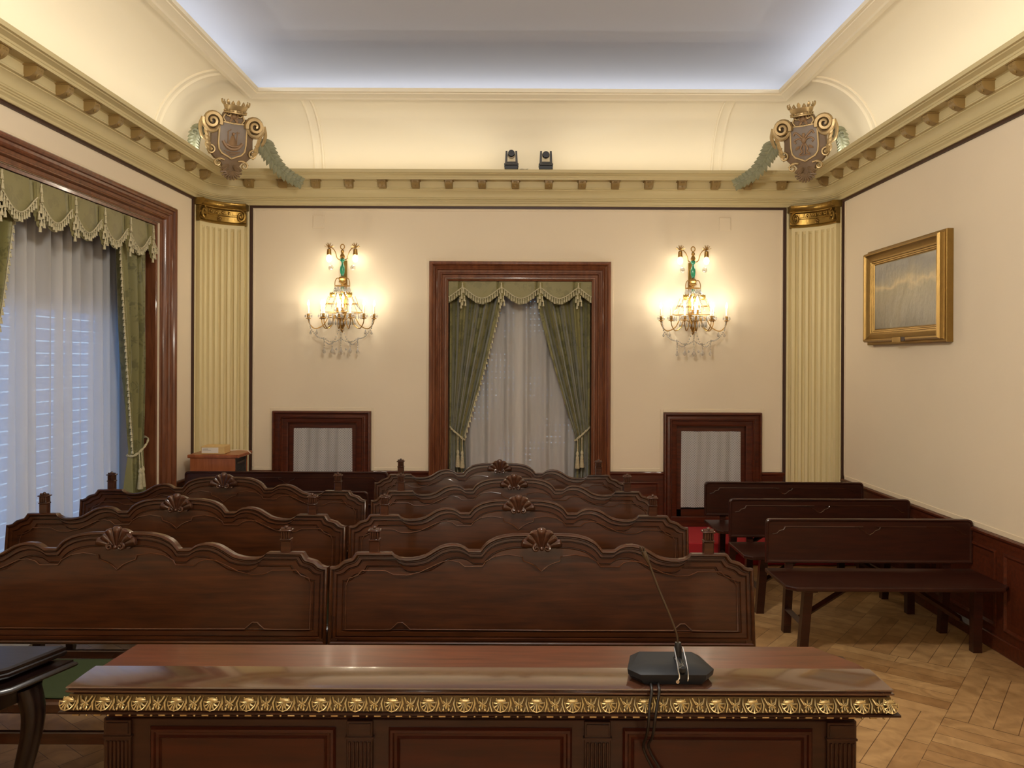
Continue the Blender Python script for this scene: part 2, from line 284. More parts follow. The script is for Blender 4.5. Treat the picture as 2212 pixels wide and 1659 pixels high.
# ------------------------------------------------------------------ mesh builder
def V(*a): return Vector(a)
class MB:
    def __init__(s, T=None): s.v = []; s.f = []; s.T = T
    def add(s, vs, fs):
        b = len(s.v)
        s.v += [tuple(s.T(*p)) if s.T else tuple(p) for p in vs]; s.f += [tuple(b + i for i in f) for f in fs]
        return s
    def box(s, x0, x1, y0, y1, z0, z1, bev=0):
        if bev <= 0:
            return s.add([(x, y, z) for x in (x0, x1) for y in (y0, y1) for z in (z0, z1)],
                  [(0, 1, 3, 2), (4, 6, 7, 5), (0, 4, 5, 1), (2, 3, 7, 6), (0, 2, 6, 4), (1, 5, 7, 3)])
        b = min(bev, (x1 - x0) / 2.01, (y1 - y0) / 2.01, (z1 - z0) / 2.01)
        vs = []; X = (x0, x1); Y = (y0, y1); Z = (z0, z1); idx = {}
        for i in (0, 1):
            for j in (0, 1):
                for k in (0, 1):
                    sx = b if i == 0 else -b; sy = b if j == 0 else -b; sz = b if k == 0 else -b
                    idx[i, j, k, 0] = len(vs); vs.append((X[i], Y[j] + sy, Z[k] + sz))
                    idx[i, j, k, 1] = len(vs); vs.append((X[i] + sx, Y[j], Z[k] + sz))
                    idx[i, j, k, 2] = len(vs); vs.append((X[i] + sx, Y[j] + sy, Z[k]))
        fs = []
        for i in (0, 1):
            fs.append(tuple(idx[i, j, k, 0] for j, k in ((0, 0), (1, 0), (1, 1), (0, 1))))
            fs.append(tuple(idx[j, i, k, 1] for j, k in ((0, 0), (1, 0), (1, 1), (0, 1))))
            fs.append(tuple(idx[j, k, i, 2] for j, k in ((0, 0), (1, 0), (1, 1), (0, 1))))
        for i in (0, 1):
            for j in (0, 1):
                fs.append((idx[i, j, 0, 0], idx[i, j, 1, 0], idx[i, j, 1, 1], idx[i, j, 0, 1]))
                fs.append((idx[i, 0, j, 0], idx[i, 1, j, 0], idx[i, 1, j, 2], idx[i, 0, j, 2]))
                fs.append((idx[0, i, j, 1], idx[1, i, j, 1], idx[1, i, j, 2], idx[0, i, j, 2]))
                for k in (0, 1): fs.append((idx[i, j, k, 0], idx[i, j, k, 1], idx[i, j, k, 2]))
        return s.add(vs, fs)
    def loft(s, rings, closed=True, cap0=False, cap1=False):
        n = len(rings[0]); vs = [p for r in rings for p in r]; fs = []
        for i in range(len(rings) - 1):
            for j in range(n if closed else n - 1):
                k = (j + 1) % n; fs.append((i * n + j, i * n + k, (i + 1) * n + k, (i + 1) * n + j))
        if cap0: fs.append(tuple(range(n)))
        if cap1: fs.append(tuple((len(rings) - 1) * n + j for j in range(n)))
        return s.add(vs, fs)
    def grid(s, fn, nu, nv):
        return s.loft([[fn(i / nu, j / nv) for i in range(nu + 1)] for j in range(nv + 1)], closed=False)
    def tube(s, path, r, n=8, caps=True, flat=1.0):
        P = [Vector(p) for p in path]; rr = r if isinstance(r, (list, tuple)) else [r] * len(P)
        rings = []; up = None
        for i, p in enumerate(P):
            t = (P[min(i + 1, len(P) - 1)] - P[max(i - 1, 0)])
            if t.length < 1e-9: t = Vector((0, 0, 1))
            t.normalize()
            if up is None:
                up = Vector((0, 1, 0)) if abs(t.y) < .9 else Vector((1, 0, 0))
            a = t.cross(up)
            if a.length < 1e-6: a = t.cross(Vector((1, 0, 0)))
            a.normalize(); b = a.cross(t).normalized(); up = b
            rings.append([tuple(p + (a * cos(2 * pi * k / n) + b * sin(2 * pi * k / n) * flat) * rr[i]) for k in range(n)])
        return s.loft(rings, True, caps, caps)
    def lathe(s, prof, c=(0, 0, 0), n=14, axis='Z', caps=True):
        rings = []
        for r, h in prof:
            ring = []
            for k in range(n):
                a = 2 * pi * k / n; x, y = r * cos(a), r * sin(a)
                p = (x, y, h) if axis == 'Z' else ((x, h, y) if axis == 'Y' else (h, x, y))
                ring.append((c[0] + p[0], c[1] + p[1], c[2] + p[2]))
            rings.append(ring)
        return s.loft(rings, True, caps, caps)
    def sphere(s, c, r, n=10, m=6, sc=(1, 1, 1)):
        prof = [(max(1e-4, sin(pi * i / m)), -cos(pi * i / m)) for i in range(m + 1)]
        rings = [[(c[0] + r * sc[0] * q * cos(2 * pi * k / n), c[1] + r * sc[1] * q * sin(2 * pi * k / n), c[2] + r * sc[2] * h) for k in range(n)] for q, h in prof]
        return s.loft(rings, True, True, True)
    def prism(s, poly, y0, y1):      # polygon in xz extruded along y
        n = len(poly); a = [(x, y0, z) for x, z in poly]; b = [(x, y1, z) for x, z in poly]
        return s.loft([a, b], True, True, True)
    def slab(s, poly, z0, z1, prof=None):      # polygon in xy extruded in z; prof = [(scale-offset, z)]
        rings = [[(x, y, z0) for x, y in poly], [(x, y, z1) for x, y in poly]]
        return s.loft(rings, True, True, True)
    def spiral(s, cx, cz, r0, turns, a0, sgn, y, w=.012, d=1.0, tail=None):
        pts = []; rr = []; n = int(turns * 16)
        for i in range(n + 1):
            t = i / n; a = a0 + sgn * 2 * pi * turns * t; r = r0 * (1 - .86 * t)
            pts.append((cx + r * cos(a), y - .012 * t, cz + r * sin(a))); rr.append(w * (1 - .45 * t))
        if tail: pts = list(tail) + pts; rr = [w * (.5 + .5 * i / len(tail)) for i in range(len(tail))] + rr
        return s.tube(pts, rr, 6, flat=d)
    def leaf(s, p, d, L, wd, up=(0, -1, 0), curl=.15):
        p = Vector(p); d = Vector(d).normalized(); u = Vector(up); u = (u - d * u.dot(d)).normalized(); w = d.cross(u)
        rows = []
        for i in range(6):
            t = i / 5; ww = wd * sin(pi * min(1, .12 + t * .88)) ** .8 * .5 + .0006; c = p + d * L * t + u * (curl * L * sin(pi * t) - .0)
            rows.append([tuple(c - w * ww - u * ww * .35), tuple(c + u * .12 * wd), tuple(c + w * ww - u * ww * .35), tuple(c - u * (.25 * wd + .002))])
        return s.loft(rows, True, True, True)
    def build(s, name, mat, parent=None, smooth=30, loc=None):
        me = bpy.data.meshes.new(name); me.from_pydata(s.v, [], s.f); me.update()
        import bmesh as _b
        bm = _b.new(); bm.from_mesh(me); _b.ops.recalc_face_normals(bm, faces=bm.faces); bm.to_mesh(me); bm.free()
        if smooth:
            me.shade_smooth(); me.set_sharp_from_angle(angle=radians(smooth))
        me.materials.append(mat if not isinstance(mat, str) else M[mat])
        o = bpy.data.objects.new(name, me); COL.objects.link(o)
        if parent: o.parent = parent
        if loc: o.location = loc
        return o
def tag(o, label=None, cat=None, group=None, kind=None):
    if label: o['label'] = label
    if cat: o['category'] = cat
    if group: o['group'] = group
    if kind: o['kind'] = kind
    return o
def empty(name, loc, rz=0, **k):
    o = bpy.data.objects.new(name, None); COL.objects.link(o); o.location = loc; o.rotation_euler = (0, 0, rz); o.empty_display_size = .1
    return tag(o, **k)
def kids(o): return [c for c in bpy.data.objects if c.parent == o]
def copy_tree(o, parent=None):
    c = o.copy(); COL.objects.link(c)
    if parent: c.parent = parent
    for ch in kids(o): copy_tree(ch, c)
    return c
def smoothpath(pts, k=6):
    P = [Vector(p) for p in pts]; out = []
    for i in range(len(P) - 1):
        p0 = P[max(i - 1, 0)]; p1 = P[i]; p2 = P[i + 1]; p3 = P[min(i + 2, len(P) - 1)]
        for j in range(k):
            t = j / k
            out.append(.5 * ((2 * p1) + (p2 - p0) * t + (2 * p0 - 5 * p1 + 4 * p2 - p3) * t * t + (3 * p1 - p0 - 3 * p2 + p3) * t ** 3))
    out.append(P[-1]); return [tuple(p) for p in out]
# wall frames: (s along wall, o out into the room, z)
BK = lambda s, o, z: (s, D - o, z)
LF = lambda s, o, z: (-W + o, s, z)
RT = lambda s, o, z: (W - o, s, z)

# ------------------------------------------------------------------ shell
st = dict(kind='structure')
PLAT = .20
b = MB(); b.box(-W - .3, W + .3, Y0 - .3, D + .3, -.1, 0); tag(b.build('floor', 'floor', smooth=0), **st)
b = MB(); b.box(-W, W, 7.16, D, 0.001, PLAT, .008); tag(b.build('carpeted_platform', 'red', smooth=30), 'low platform covered in red carpet along the far wall', kind='structure')

def loop(o, r, z, n=12):
    x1 = W - o; y1 = D - o; y0 = Y0 + o; r = max(r, .0015); pts = []
    for cx, cy, a0 in ((x1 - r, y1 - r, 0), (-x1 + r, y1 - r, 90), (-x1 + r, y0 + r, 180), (x1 - r, y0 + r, 270)):
        for i in range(n + 1):
            a = radians(a0 + 90 * i / n); pts.append((cx + r * cos(a), cy + r * sin(a), z))
    return pts
def wall(name, T, s0, s1, z1, openings, depth):
    b = MB(T); S = sorted({s0, s1, *[q for o in openings for q in o[:2]]}); Z = sorted({0, z1, *[q for o in openings for q in o[2:4]]})
    for i in range(len(S) - 1):
        for j in range(len(Z) - 1):
            cs, cz = (S[i] + S[i + 1]) / 2, (Z[j] + Z[j + 1]) / 2
            if any(o[0] < cs < o[1] and o[2] < cz < o[3] for o in openings): continue
            b.add([(S[i], 0, Z[j]), (S[i + 1], 0, Z[j]), (S[i + 1], 0, Z[j + 1]), (S[i], 0, Z[j + 1])], [(0, 1, 2, 3)])
    for a, c, e, f in openings:
        d = -depth
        b.add([(a, 0, e), (a, d, e), (a, d, f), (a, 0, f)], [(0, 1, 2, 3)]); b.add([(c, 0, e), (c, d, e), (c, d, f), (c, 0, f)], [(0, 1, 2, 3)])
        b.add([(a, 0, f), (a, d, f), (c, d, f), (c, 0, f)], [(0, 1, 2, 3)]); b.add([(a, 0, e), (a, d, e), (c, d, e), (c, 0, e)], [(0, 1, 2, 3)])
    return tag(b.build(name, 'wall', smooth=0), **st)
WL = (4.40, 6.80, .03, 3.03)         # opening of the tall window in the left wall
WC = (-.72, .765, PLAT, 2.675)       # opening of the window in the far wall
DL = (-2.32, -1.595, PLAT, 1.245)
DR = (1.58, 2.315, PLAT, 1.225)
wb = wall('wall_back', BK, -W + RC, W - RC, 3.75, [WC, DL, DR], .42)
wall('wall_left', LF, Y0, D - RC, 3.75, [WL], .50)
wall('wall_right', RT, Y0, D - RC, 3.75, [], 0)
b = MB(); b.add([(-W, Y0, 0), (W, Y0, 0), (W, Y0, 3.75), (-W, Y0, 3.75)], [(0, 1, 2, 3)]); tag(b.build('wall_front', 'wall', smooth=0), **st)
# rounded corners of the walls
def corner_arc(sx, o, n=16, a0=0, a1=90):
    cx, cy = sx * (W - RC), D - RC
    return [(cx + sx * (RC - o) * cos(radians(a0 + (a1 - a0) * i / n)), cy + (RC - o) * sin(radians(a0 + (a1 - a0) * i / n))) for i in range(n + 1)]
for i, sx in enumerate((-1, 1)):
    b = MB(); A = corner_arc(sx, 0); b.loft([[(x, y, 0) for x, y in A], [(x, y, 3.75) for x, y in A]], closed=False)
    tag(b.build('wall_corner', 'pilaster', smooth=30), **st)

# ceiling, ceiling frame, cove
b = MB(); b.box(-W - .66, W + .66, Y0 - .66, D + .66, Z_CEIL, Z_CEIL + .05); tag(b.build('ceiling', 'ceiling', smooth=0), **st)
def cove_p(t):
    a = t * pi / 2; return .015 + .571 * (1 - cos(a)), 3.66 + .63 * sin(a), RC * (1 - t) ** 1.0
b = MB(); b.loft([loop(*[(o, r, z) for o, z, r in [cove_p(i / 16)]][0]) for i in range(17)])
cv = tag(b.build('ceiling_cove', 'cove', smooth=50), kind='structure')
b = MB(); pr = [(.575, 4.292), (.575, 4.276), (.592, 4.272), (.600, 4.262), (.628, 4.262), (.640, 4.272), (.665, 4.276), (.690, 4.290), (.700, 4.290), (.704, 4.300), (.727, 4.302), (.727, 4.335), (.705, 4.338), (-.65, 4.338), (-.65, 4.73)]
b.loft([loop(o, .001, z, 1) for o, z in pr]); tag(b.build('trim_1', 'cove', smooth=25), 'moulded cream frame round the ceiling', kind='structure')
# raised ribs that border the four corner vaults
def cove_pt(side, s, t, h):
    o, z, r = cove_p(t); a = t * pi / 2; o += h * cos(a) ; z -= h * sin(a)
    return {'b': (s, D - o, z), 'l': (-W + o, s, z), 'r': (W - o, s, z)}[side]
def rib(side, s0):
    b = MB(); sec = [(-.062, -.004), (-.058, .010), (-.048, .014), (-.036, .006), (-.030, .002), (.020, .002), (.026, .008), (.036, .016), (.050, .010), (.054, -.004)]
    b.loft([[cove_pt(side, s0 + ds, .985 * i / 20, h) for ds, h in sec] for i in range(21)], closed=False)
    return b
i = 2
for side, a in (('b', -1.985), ('b', 1.985), ('l', 6.66), ('r', 6.76)):
    tag(rib(side, a).build('trim_%d' % i, 'cove', smooth=40), 'thin curved cream moulding on the cove', kind='structure'); i += 1

# cornice with brackets
prof = [(0, 3.398), (.030, 3.398), (.034, 3.404), (.034, 3.418), (.040, 3.426), (.048, 3.432), (.050, 3.440), (.046, 3.443), (.054, 3.448), (.056, 3.455), (.052, 3.458), (.060, 3.463), (.062, 3.470),
        (.058, 3.474), (.062, 3.478), (.066, 3.500), (.078, 3.522), (.098, 3.538), (.104, 3.541), (.104, 3.548), (.122, 3.552), (.126, 3.560), (.122, 3.566), (.122, 3.622), (.134, 3.628), (.205, 3.628), (.205, 3.622), (.217, 3.622),
        (.217, 3.640), (.222, 3.643), (.226, 3.655), (.244, 3.664), (.258, 3.668), (.262, 3.674), (.280, 3.676), (.280, 3.706), (.250, 3.708), (.245, 3.69), (.02, 3.68), (0, 3.66)]
b = MB(); b.loft([loop(o, RC - o, z) for o, z in prof])
cn = tag(b.build('trim_6', 'cornice', smooth=25), 'deep olive-cream cornice below the cove', kind='structure')
def bracket(T):
    b = MB(T)
    P = []
    for q in range(11):                          # side outline of the scroll block
        P.append((q / 10, None))
    outl = [(.112, .072), (.112, 0), (.128, -.004), (.150, .0), (.172, .010), (.190, .024), (.200, .042), (.202, .058), (.202, .072)]
    rings = [[(s * w, o, 3.552 + z) for o, z in outl] for s, w in ((-1, .026), (-1, .032), (1, .032), (1, .026))]
    rings[0] = [(-.038, .112 + (o - .112) * .8, 3.552 + .01 + z * .85) for o, z in outl]; rings[3] = [(.038, .112 + (o - .112) * .8, 3.552 + .01 + z * .85) for o, z in outl]
    rings[1] = [(-.034, o, 3.552 + z) for o, z in outl]; rings[2] = [(.034, o, 3.552 + z) for o, z in outl]
    b.loft(rings, True, True, True)
    b.box(-.048, .048, .112, .212, 3.617, 3.629)
    for k in (-.014, 0, .014): b.sphere((k, .199, 3.604), .009, 6, 4)
    b.leaf((0, .19, 3.60), (0, -.35, -1), .045, .024, (0, 1, 0))
    return b
def put_bracket(T, s):
    bracket(lambda x, o, z: T(s + x, o, z)).build('cornice_bracket', 'bracket', cn, 35)
px = lambda p: (p - 1118) * 7.72 / 1700
for k in range(17): put_bracket(BK, px(535.5 + 72.1 * k - .5))
for k in range(12): put_bracket(LF, 7.39 - .3275 * k)
for k in range(13): put_bracket(RT, 7.577 - .3275 * k)
# dark fillets
b = MB(BK); b.box(-W + RC - .004, W - RC + .004, 0, .016, 3.376, 3.400); b.box(-W + RC - .006, -W + RC + .018, 0, .02, 0, 3.40); b.box(W - RC - .018, W - RC + .006, 0, .02, 0, 3.40)
for T in (LF, RT):
    b.T = T; b.box(Y0, D - RC + .012, 0, .016, 3.376, 3.400); b.box(D - RC - .008, D - RC + .014, 0, .02, 0, 3.40)
tag(b.build('trim_7', 'darkline', smooth=0), 'thin dark wooden fillet edging the wall panels', kind='structure')

# ------------------------------------------------------------------ corner pilasters
def pilaster(sx, nm, label):
    root = empty(nm, (0, 0, 0), label=label, kind='structure')
    cx, cy = sx * (W - RC), D - RC
    def P(a, o, z): r = RC - o; return (cx + sx * r * cos(radians(a)), cy + r * sin(radians(a)), z)
    def P2(a, o, z): return P(90 - a if sx < 0 else a, o, z) if 0 else P(a, o, z)
    b = MB()
    # fluted shaft
    A0, A1, NF = 10, 82, 7
    angs = []
    pitch = (A1 - A0 - 6) / NF
    angs.append((A0, 0.0)); angs.append((A0, .045)); angs.append((A0 + 2.2, .045))
    for i in range(NF):
        c = A0 + 3 + pitch * (i + .5)
        for q in (-.30, -.25, -.14, 0, .14, .25, .30):
            angs.append((c + q * pitch, .045 - .026 * max(0, 1 - (q / .30) ** 2) ** .5))
    angs.append((A1 - 2.2, .045)); angs.append((A1, .045)); angs.append((A1, 0))
    flat = [(a, min(.045, .045 if o > 0 else 0)) for a, o in angs]
    b.loft([[P(a, o, z) for a, o in (angs if f else flat)] for z, f in ((.0, 0), (.62, 0), (.64, 1), (3.125, 1), (3.150, 0), (3.20, 0))], closed=False)
    b.build('shaft', 'pilaster', root, 28)
    b = MB()   # side strips
    for a0, a1 in ((3, 8), (84, 88.5)):
        b.loft([[P(a, o, z) for a, o in ((a0, 0), (a0, .012), ((a0 + a1) / 2, .018), (a1, .012), (a1, 0))] for z in (0, 3.34)], closed=False)
    b.build('side_strip', 'pilaster', root, 28)
    # capital
    cp = MB()
    n = 16
    sec = [(.0, 3.400), (.105, 3.400), (.115, 3.392), (.115, 3.372), (.100, 3.352), (.080, 3.342), (.078, 3.334), (.0, 3.334)]
    cp.loft([[P(3 + 84 * i / n, o, z) for o, z in sec] for i in range(n + 1)], True, True, True)
    abacus = cp.build('abacus', 'gilt', root, 40)
    cp = MB()
    sec = [(.0, 3.334), (.068, 3.334), (.072, 3.328), (.060, 3.322), (.056, 3.285), (.068, 3.280), (.068, 3.270), (.054, 3.266), (.050, 3.215), (.060, 3.206), (.062, 3.192), (.050, 3.186), (0, 3.186)]
    cp.loft([[P(7 + 78 * i / n, o, z) for o, z in sec] for i in range(n + 1)], True, True, True)
    for i in range(4):                       # eggs and darts
        a = 31 + i * 9.5; c = P(a, .058, 3.302); cp.sphere(c, .012, 8, 6, (1, 1, 1.25))
    for i in range(5):
        a = 26 + i * 9.5; p1 = P(a - 1.3, .06, 3.286); p2 = P(a, .064, 3.318); p3 = P(a + 1.3, .06, 3.286); cp.tube([p1, p2, p3], .0035, 5)
    cp.build('bell', 'gilt', root, 40)
    for e, ac in ((-1, 12), (1, 78)):
        v = MB()
        pts = []; rr = []
        for i in range(40):
            t = i / 39; th = -e * 2 * pi * 1.7 * t + pi / 2; r = .058 * (1 - .85 * t)
            pts.append(P(ac + e * 0 + e * (r * cos(th)) / RC * 57.3 * .9, .074 + .012 * t, 3.272 + r * sin(th))); rr.append(.014 * (1 - .4 * t))
        v.tube(pts, rr, 7)
        disc = [P(ac + .043 * cos(k * pi / 8) / RC * 57.3 * .9, .06, 3.272 + .046 * sin(k * pi / 8)) for k in range(16)]
        disc2 = [P(ac + .043 * cos(k * pi / 8) / RC * 57.3 * .9, .0, 3.272 + .046 * sin(k * pi / 8)) for k in range(16)]
        v.loft([disc2, disc], True, True, True)
        v.build('volute', 'gilt', root, 40)
    v = MB()
    for k in range(5):
        a = pi / 2 + 2 * pi * k / 5; v.sphere(P(45 + .016 * cos(a) / RC * 57.3, .058, 3.240 + .016 * sin(a)), .010, 7, 5)
    v.sphere(P(45, .066, 3.240), .008, 7, 5)
    v.build('rosette', 'giltframe', root, 50)
    return root
pilaster(-1, 'trim_8', 'fluted cream corner pilaster with gilt capital beside the left window')
pilaster(1, 'trim_9', 'fluted cream corner pilaster with gilt capital beside the painting wall')

# ------------------------------------------------------------------ dado
def band(b, T, s0, s1, sec):
    b.T = T; b.loft([[(s, o, z) for o, z in sec] for s in (s0, s1)], True, True, True)
ZD = .745
capsec = [(0, ZD), (.022, ZD), (.030, ZD - .008), (.030, ZD - .02), (.018, ZD - .034), (.018, ZD - .06), (0, ZD - .06)]
def dado_panel(b, T, s0, s1, z0, z1):
    b.T = T
    R_ = []
    for d, o in ((0, .012), (0, .022), (.012, .026), (.024, .016), (.032, .010), (.05, .010), (.075, .016)):
        R_.append([(s0 + d, o, z0 + d), (s1 - d, o, z0 + d), (s1 - d, o, z1 - d), (s0 + d, o, z1 - d)])
    b.loft(R_, True, False, True)
def dado(name, T, segs, zb, panels, label):
    b = MB(T)
    for s0, s1 in segs:
        band(b, T, s0, s1, capsec); b.box(s0, s1, 0, .014, zb, ZD - .05); b.box(s0, s1, 0, .028, zb, zb + .10, .006)
    for s0, s1 in panels: dado_panel(b, T, s0, s1, zb + .15, ZD - .10)
    return tag(b.build(name, 'dado', smooth=30), label, kind='structure')
dado('baseboard_back', BK, [(-W + RC, -2.45), (-1.465, -.885), (.93, 1.465), (2.445, W - RC)], PLAT, [(-1.42, -.93), (.975, 1.42)], 'low mahogany panelling on the far wall')
ys = [7.42 - .80 * k for k in range(13)]
dado('baseboard_right', RT, [(Y0, D - RC)], 0, [(ys[k + 1] + .04, ys[k] - .04) for k in range(12)], 'mahogany panelling along the right wall')
dado('baseboard_left', LF, [(Y0, 4.19), (7.04, D - RC)], 0, [(7.10, 7.42)], 'mahogany panelling on the left wall')
# pale borders of the wall fabric
def border(T, rects, w=.030):
    b = MB(T)
    for s0, s1, z0, z1 in rects: b.box(s0, s1, 0, .006, z0, z1, .002)
    return b
bw = .032
rb = [(-.885 - bw, -.885, ZD, 2.845 + bw), (.93, .93 + bw, ZD, 2.845 + bw), (-.885, .93, 2.845, 2.845 + bw),
      (-2.45 - bw, -2.45, ZD, 1.342 + bw), (-1.465, -1.465 + bw, ZD, 1.342 + bw), (-2.45, -1.465, 1.342, 1.342 + bw),
      (1.465 - bw, 1.465, ZD, 1.342 + bw), (2.445, 2.445 + bw, ZD, 1.342 + bw), (1.465, 2.445, 1.342, 1.342 + bw),
      (-1.465 + bw, -.885 - bw, ZD, ZD + bw), (.93 + bw, 1.465 - bw, ZD, ZD + bw), (-2.65, -2.45 - bw, ZD, ZD + bw), (2.445 + bw, 2.65, ZD, ZD + bw),
      (-2.66, -2.66 + .02, ZD + bw, 3.37), (2.64, 2.66, ZD + bw, 3.37), (-2.64, 2.64, 3.35, 3.372)]
tag(border(BK, rb).build('trim_10', 'border', smooth=30), 'pale fabric border round the far wall panels', kind='structure')
tag(border(RT, [(Y0, 7.46, ZD, ZD + .035), (7.44, 7.46, ZD, 3.37)]).build('trim_11', 'border', smooth=30), 'pale fabric border along the right wall', kind='structure')
tag(border(LF, [(7.045, 7.045 + bw, ZD, 3.2 + bw), (Y0, 7.045, 3.2, 3.2 + bw)]).build('trim_12', 'border', smooth=30), 'pale fabric border over the left window', kind='structure')

# ------------------------------------------------------------------ architraves, windows, low doors
def arch(T, outer, inner, zb, prof, name, mat, parent):
    so0, so1, zo = outer; si0, si1, zi = inner
    b = MB(T); rings = []
    for t, o in prof:          # t 0 = outer edge, 1 = inner edge
        a = so0 + (si0 - so0) * t; c = so1 + (si1 - so1) * t; z = zo + (zi - zo) * t
        rings.append([(a, o, zb), (a, o, z), (c, o, z), (c, o, zb)])
    b.loft(rings, closed=False)
    return b.build(name, mat, parent, 25)
AP = [(0, 0), (0, .045), (.06, .060), (.14, .064), (.20, .056), (.22, .040), (.30, .034), (.36, .044), (.40, .048), (.44, .040), (.46, .026), (.56, .020), (.60, .030), (.65, .032), (.68, .022), (.70, .006), (.80, 0.0), (.83, .010), (.88, .010), (.90, -.012), (1, -.02), (1, -.40)]
def shutter_mesh(T, s0, s1, z0, z1, o): return MB(T).add([(s0, o, z0), (s1, o, z0), (s1, o, z1), (s0, o, z1)], [(0, 1, 2, 3)])
# tall left window
w1 = empty('window_1', (0, 0, 0), kind='structure', label='tall left window with mahogany architrave')
arch(LF, (4.18, 7.045, 3.20), (4.42, 6.78, 3.01), .0, AP, 'architrave', 'frame', w1)
b = MB(LF)
for s0, s1 in ((4.42, 4.50), (5.55, 5.65), (6.70, 6.78)): b.box(s0, s1, -.44, -.39, .05, 3.01)
b.box(4.5, 6.7, -.44, -.39, 2.93, 3.01); b.box(4.5, 6.7, -.44, -.39, .05, .22); b.box(4.5, 6.7, -.44, -.39, 2.22, 2.28)
b.build('casement', 'whitepaint', w1, 0)
MB(LF).add([(4.5, -.415, .2), (6.7, -.415, .2), (6.7, -.415, 2.95), (4.5, -.415, 2.95)], [(0, 1, 2, 3)]).build('pane', 'pane', w1, 0)
b = MB(LF); b.box(4.42, 6.78, -.50, -.485, 2.24, 3.01); b.build('roller_shutter', 'dark', w1, 0)
b = MB(LF)
z = .06
while z < 2.24: b.box(4.42, 6.78, -.492, -.487, z, z + .083); z += .092
b.build('blind_slats', 'slat', w1, 0)
# far window
w2 = empty('window_2', (0, 0, 0), kind='structure', label='window in the far wall with mahogany architrave')
arch(BK, (-.885, .93, 2.845), (-.70, .745, 2.655), PLAT, AP, 'architrave', 'frame', w2)
b = MB(BK)
for s0, s1 in ((-.70, -.63), (-.02, .065), (.675, .745)): b.box(s0, s1, -.33, -.29, .2, 2.655)
b.box(-.63, .675, -.33, -.29, 2.58, 2.655); b.box(-.63, .675, -.33, -.29, .2, .3)
b.build('casement', 'whitepaint', w2, 0)
MB(BK).add([(-.63, -.31, .3), (.675, -.31, .3), (.675, -.31, 2.58), (-.63, -.31, 2.58)], [(0, 1, 2, 3)]).build('pane', 'pane', w2, 0)
shutter_mesh(BK, -.70, .745, .2, 2.655, -.415).build('roller_shutter', 'shutter', w2, 0)
# low lace-curtained doors either side
DP = [(0, 0), (0, .04), (.05, .052), (.14, .054), (.18, .044), (.2, .030), (.30, .026), (.46, .030), (.50, .040), (.56, .040), (.60, .022), (.66, .014), (.9, .012), (1, .006), (1, -.40)]
def lowdoor(nm, o0, o1, i0, i1, zi, lab):
    r = empty(nm, (0, 0, 0), kind='structure', label=lab)
    arch(BK, (o0, o1, 1.342), (i0, i1, zi), PLAT, DP, 'architrave', 'dado', r)
    b = MB(BK); fr = .055
    b.box(i0, i0 + fr, -.09, -.05, PLAT, zi); b.box(i1 - fr, i1, -.09, -.05, PLAT, zi); b.box(i0 + fr, i1 - fr, -.09, -.05, zi - fr, zi)
    b.box(i0, i1, -.09, -.05, PLAT, PLAT + .16); b.box(o0, o1, -.0, .03, PLAT, PLAT + .10, .005)
    b.build('door_leaf', 'dado', r, 0)
    MB(BK).add([(i0 + .02, -.115, .25), (i1 - .02, -.115, .25), (i1 - .02, -.115, zi), (i0 + .02, -.115, zi)], [(0, 1, 2, 3)]).build('pane', 'pane', r, 0)
    shutter_mesh(BK, i0 - .02, i1 + .02, .2, zi + .02, -.41).build('roller_shutter', 'dark', r, 0)
    return r
lowdoor('door_1', -2.45, -1.465, -2.30, -1.615, 1.225, 'low door with lace curtain left of the far window')
lowdoor('door_2', 1.465, 2.445, 1.60, 2.295, 1.205, 'low door with lace curtain right of the far window')
def lace(s0, s1, z0, z1, lab, seed):
    rr = random.Random(seed); ph = [rr.uniform(0, 6) for _ in range(4)]
    c = ((s0 + s1) / 2, D, z0)
    def fn(u, v):
        fl = .02 * (1 - v); s = s0 - fl * 0 + (s1 - s0) * u + .015 * v * (u - .5)
        o = -.02 + .010 * sin(16 * u + ph[0]) + .006 * sin(37 * u + ph[1] + 2 * v) + .006 * sin(9 * u - 3 * v + ph[2])
        return (s - c[0], -o, z1 - (z1 - z0) * v - z0)
    o = MB().grid(fn, 60, 12).build('lace_curtain', 'lace', None, 60, loc=c)
    tag(o, lab, 'curtain')
lace(-2.245, -1.665, .30, 1.168, 'white lace net curtain in the low door left of the far window', 3)
lace(1.655, 2.245, .385, 1.150, 'white lace net curtain in the low door right of the far window', 5)

# square cover plates high on the far wall
for xx, lab in ((-2.000, 'wall-coloured square cover plate above the left wall lamp'), (2.075, 'wall-coloured square cover plate above the right wall lamp')):
    b = MB(BK); zc_ = 3.24 if xx < 0 else 3.232
    b.box(-.06, .06, 0, .008, -.065, .065, .003); b.box(-.052, .052, .008, .010, -.057, .057, .001)
    b.T = None; v = [(x, y - D, z) for x, y, z in b.v]; b.v = v
    tag(b.build('cover_plate', 'wall', None, 30, loc=(xx, D, zc_)), lab, 'wall plate')

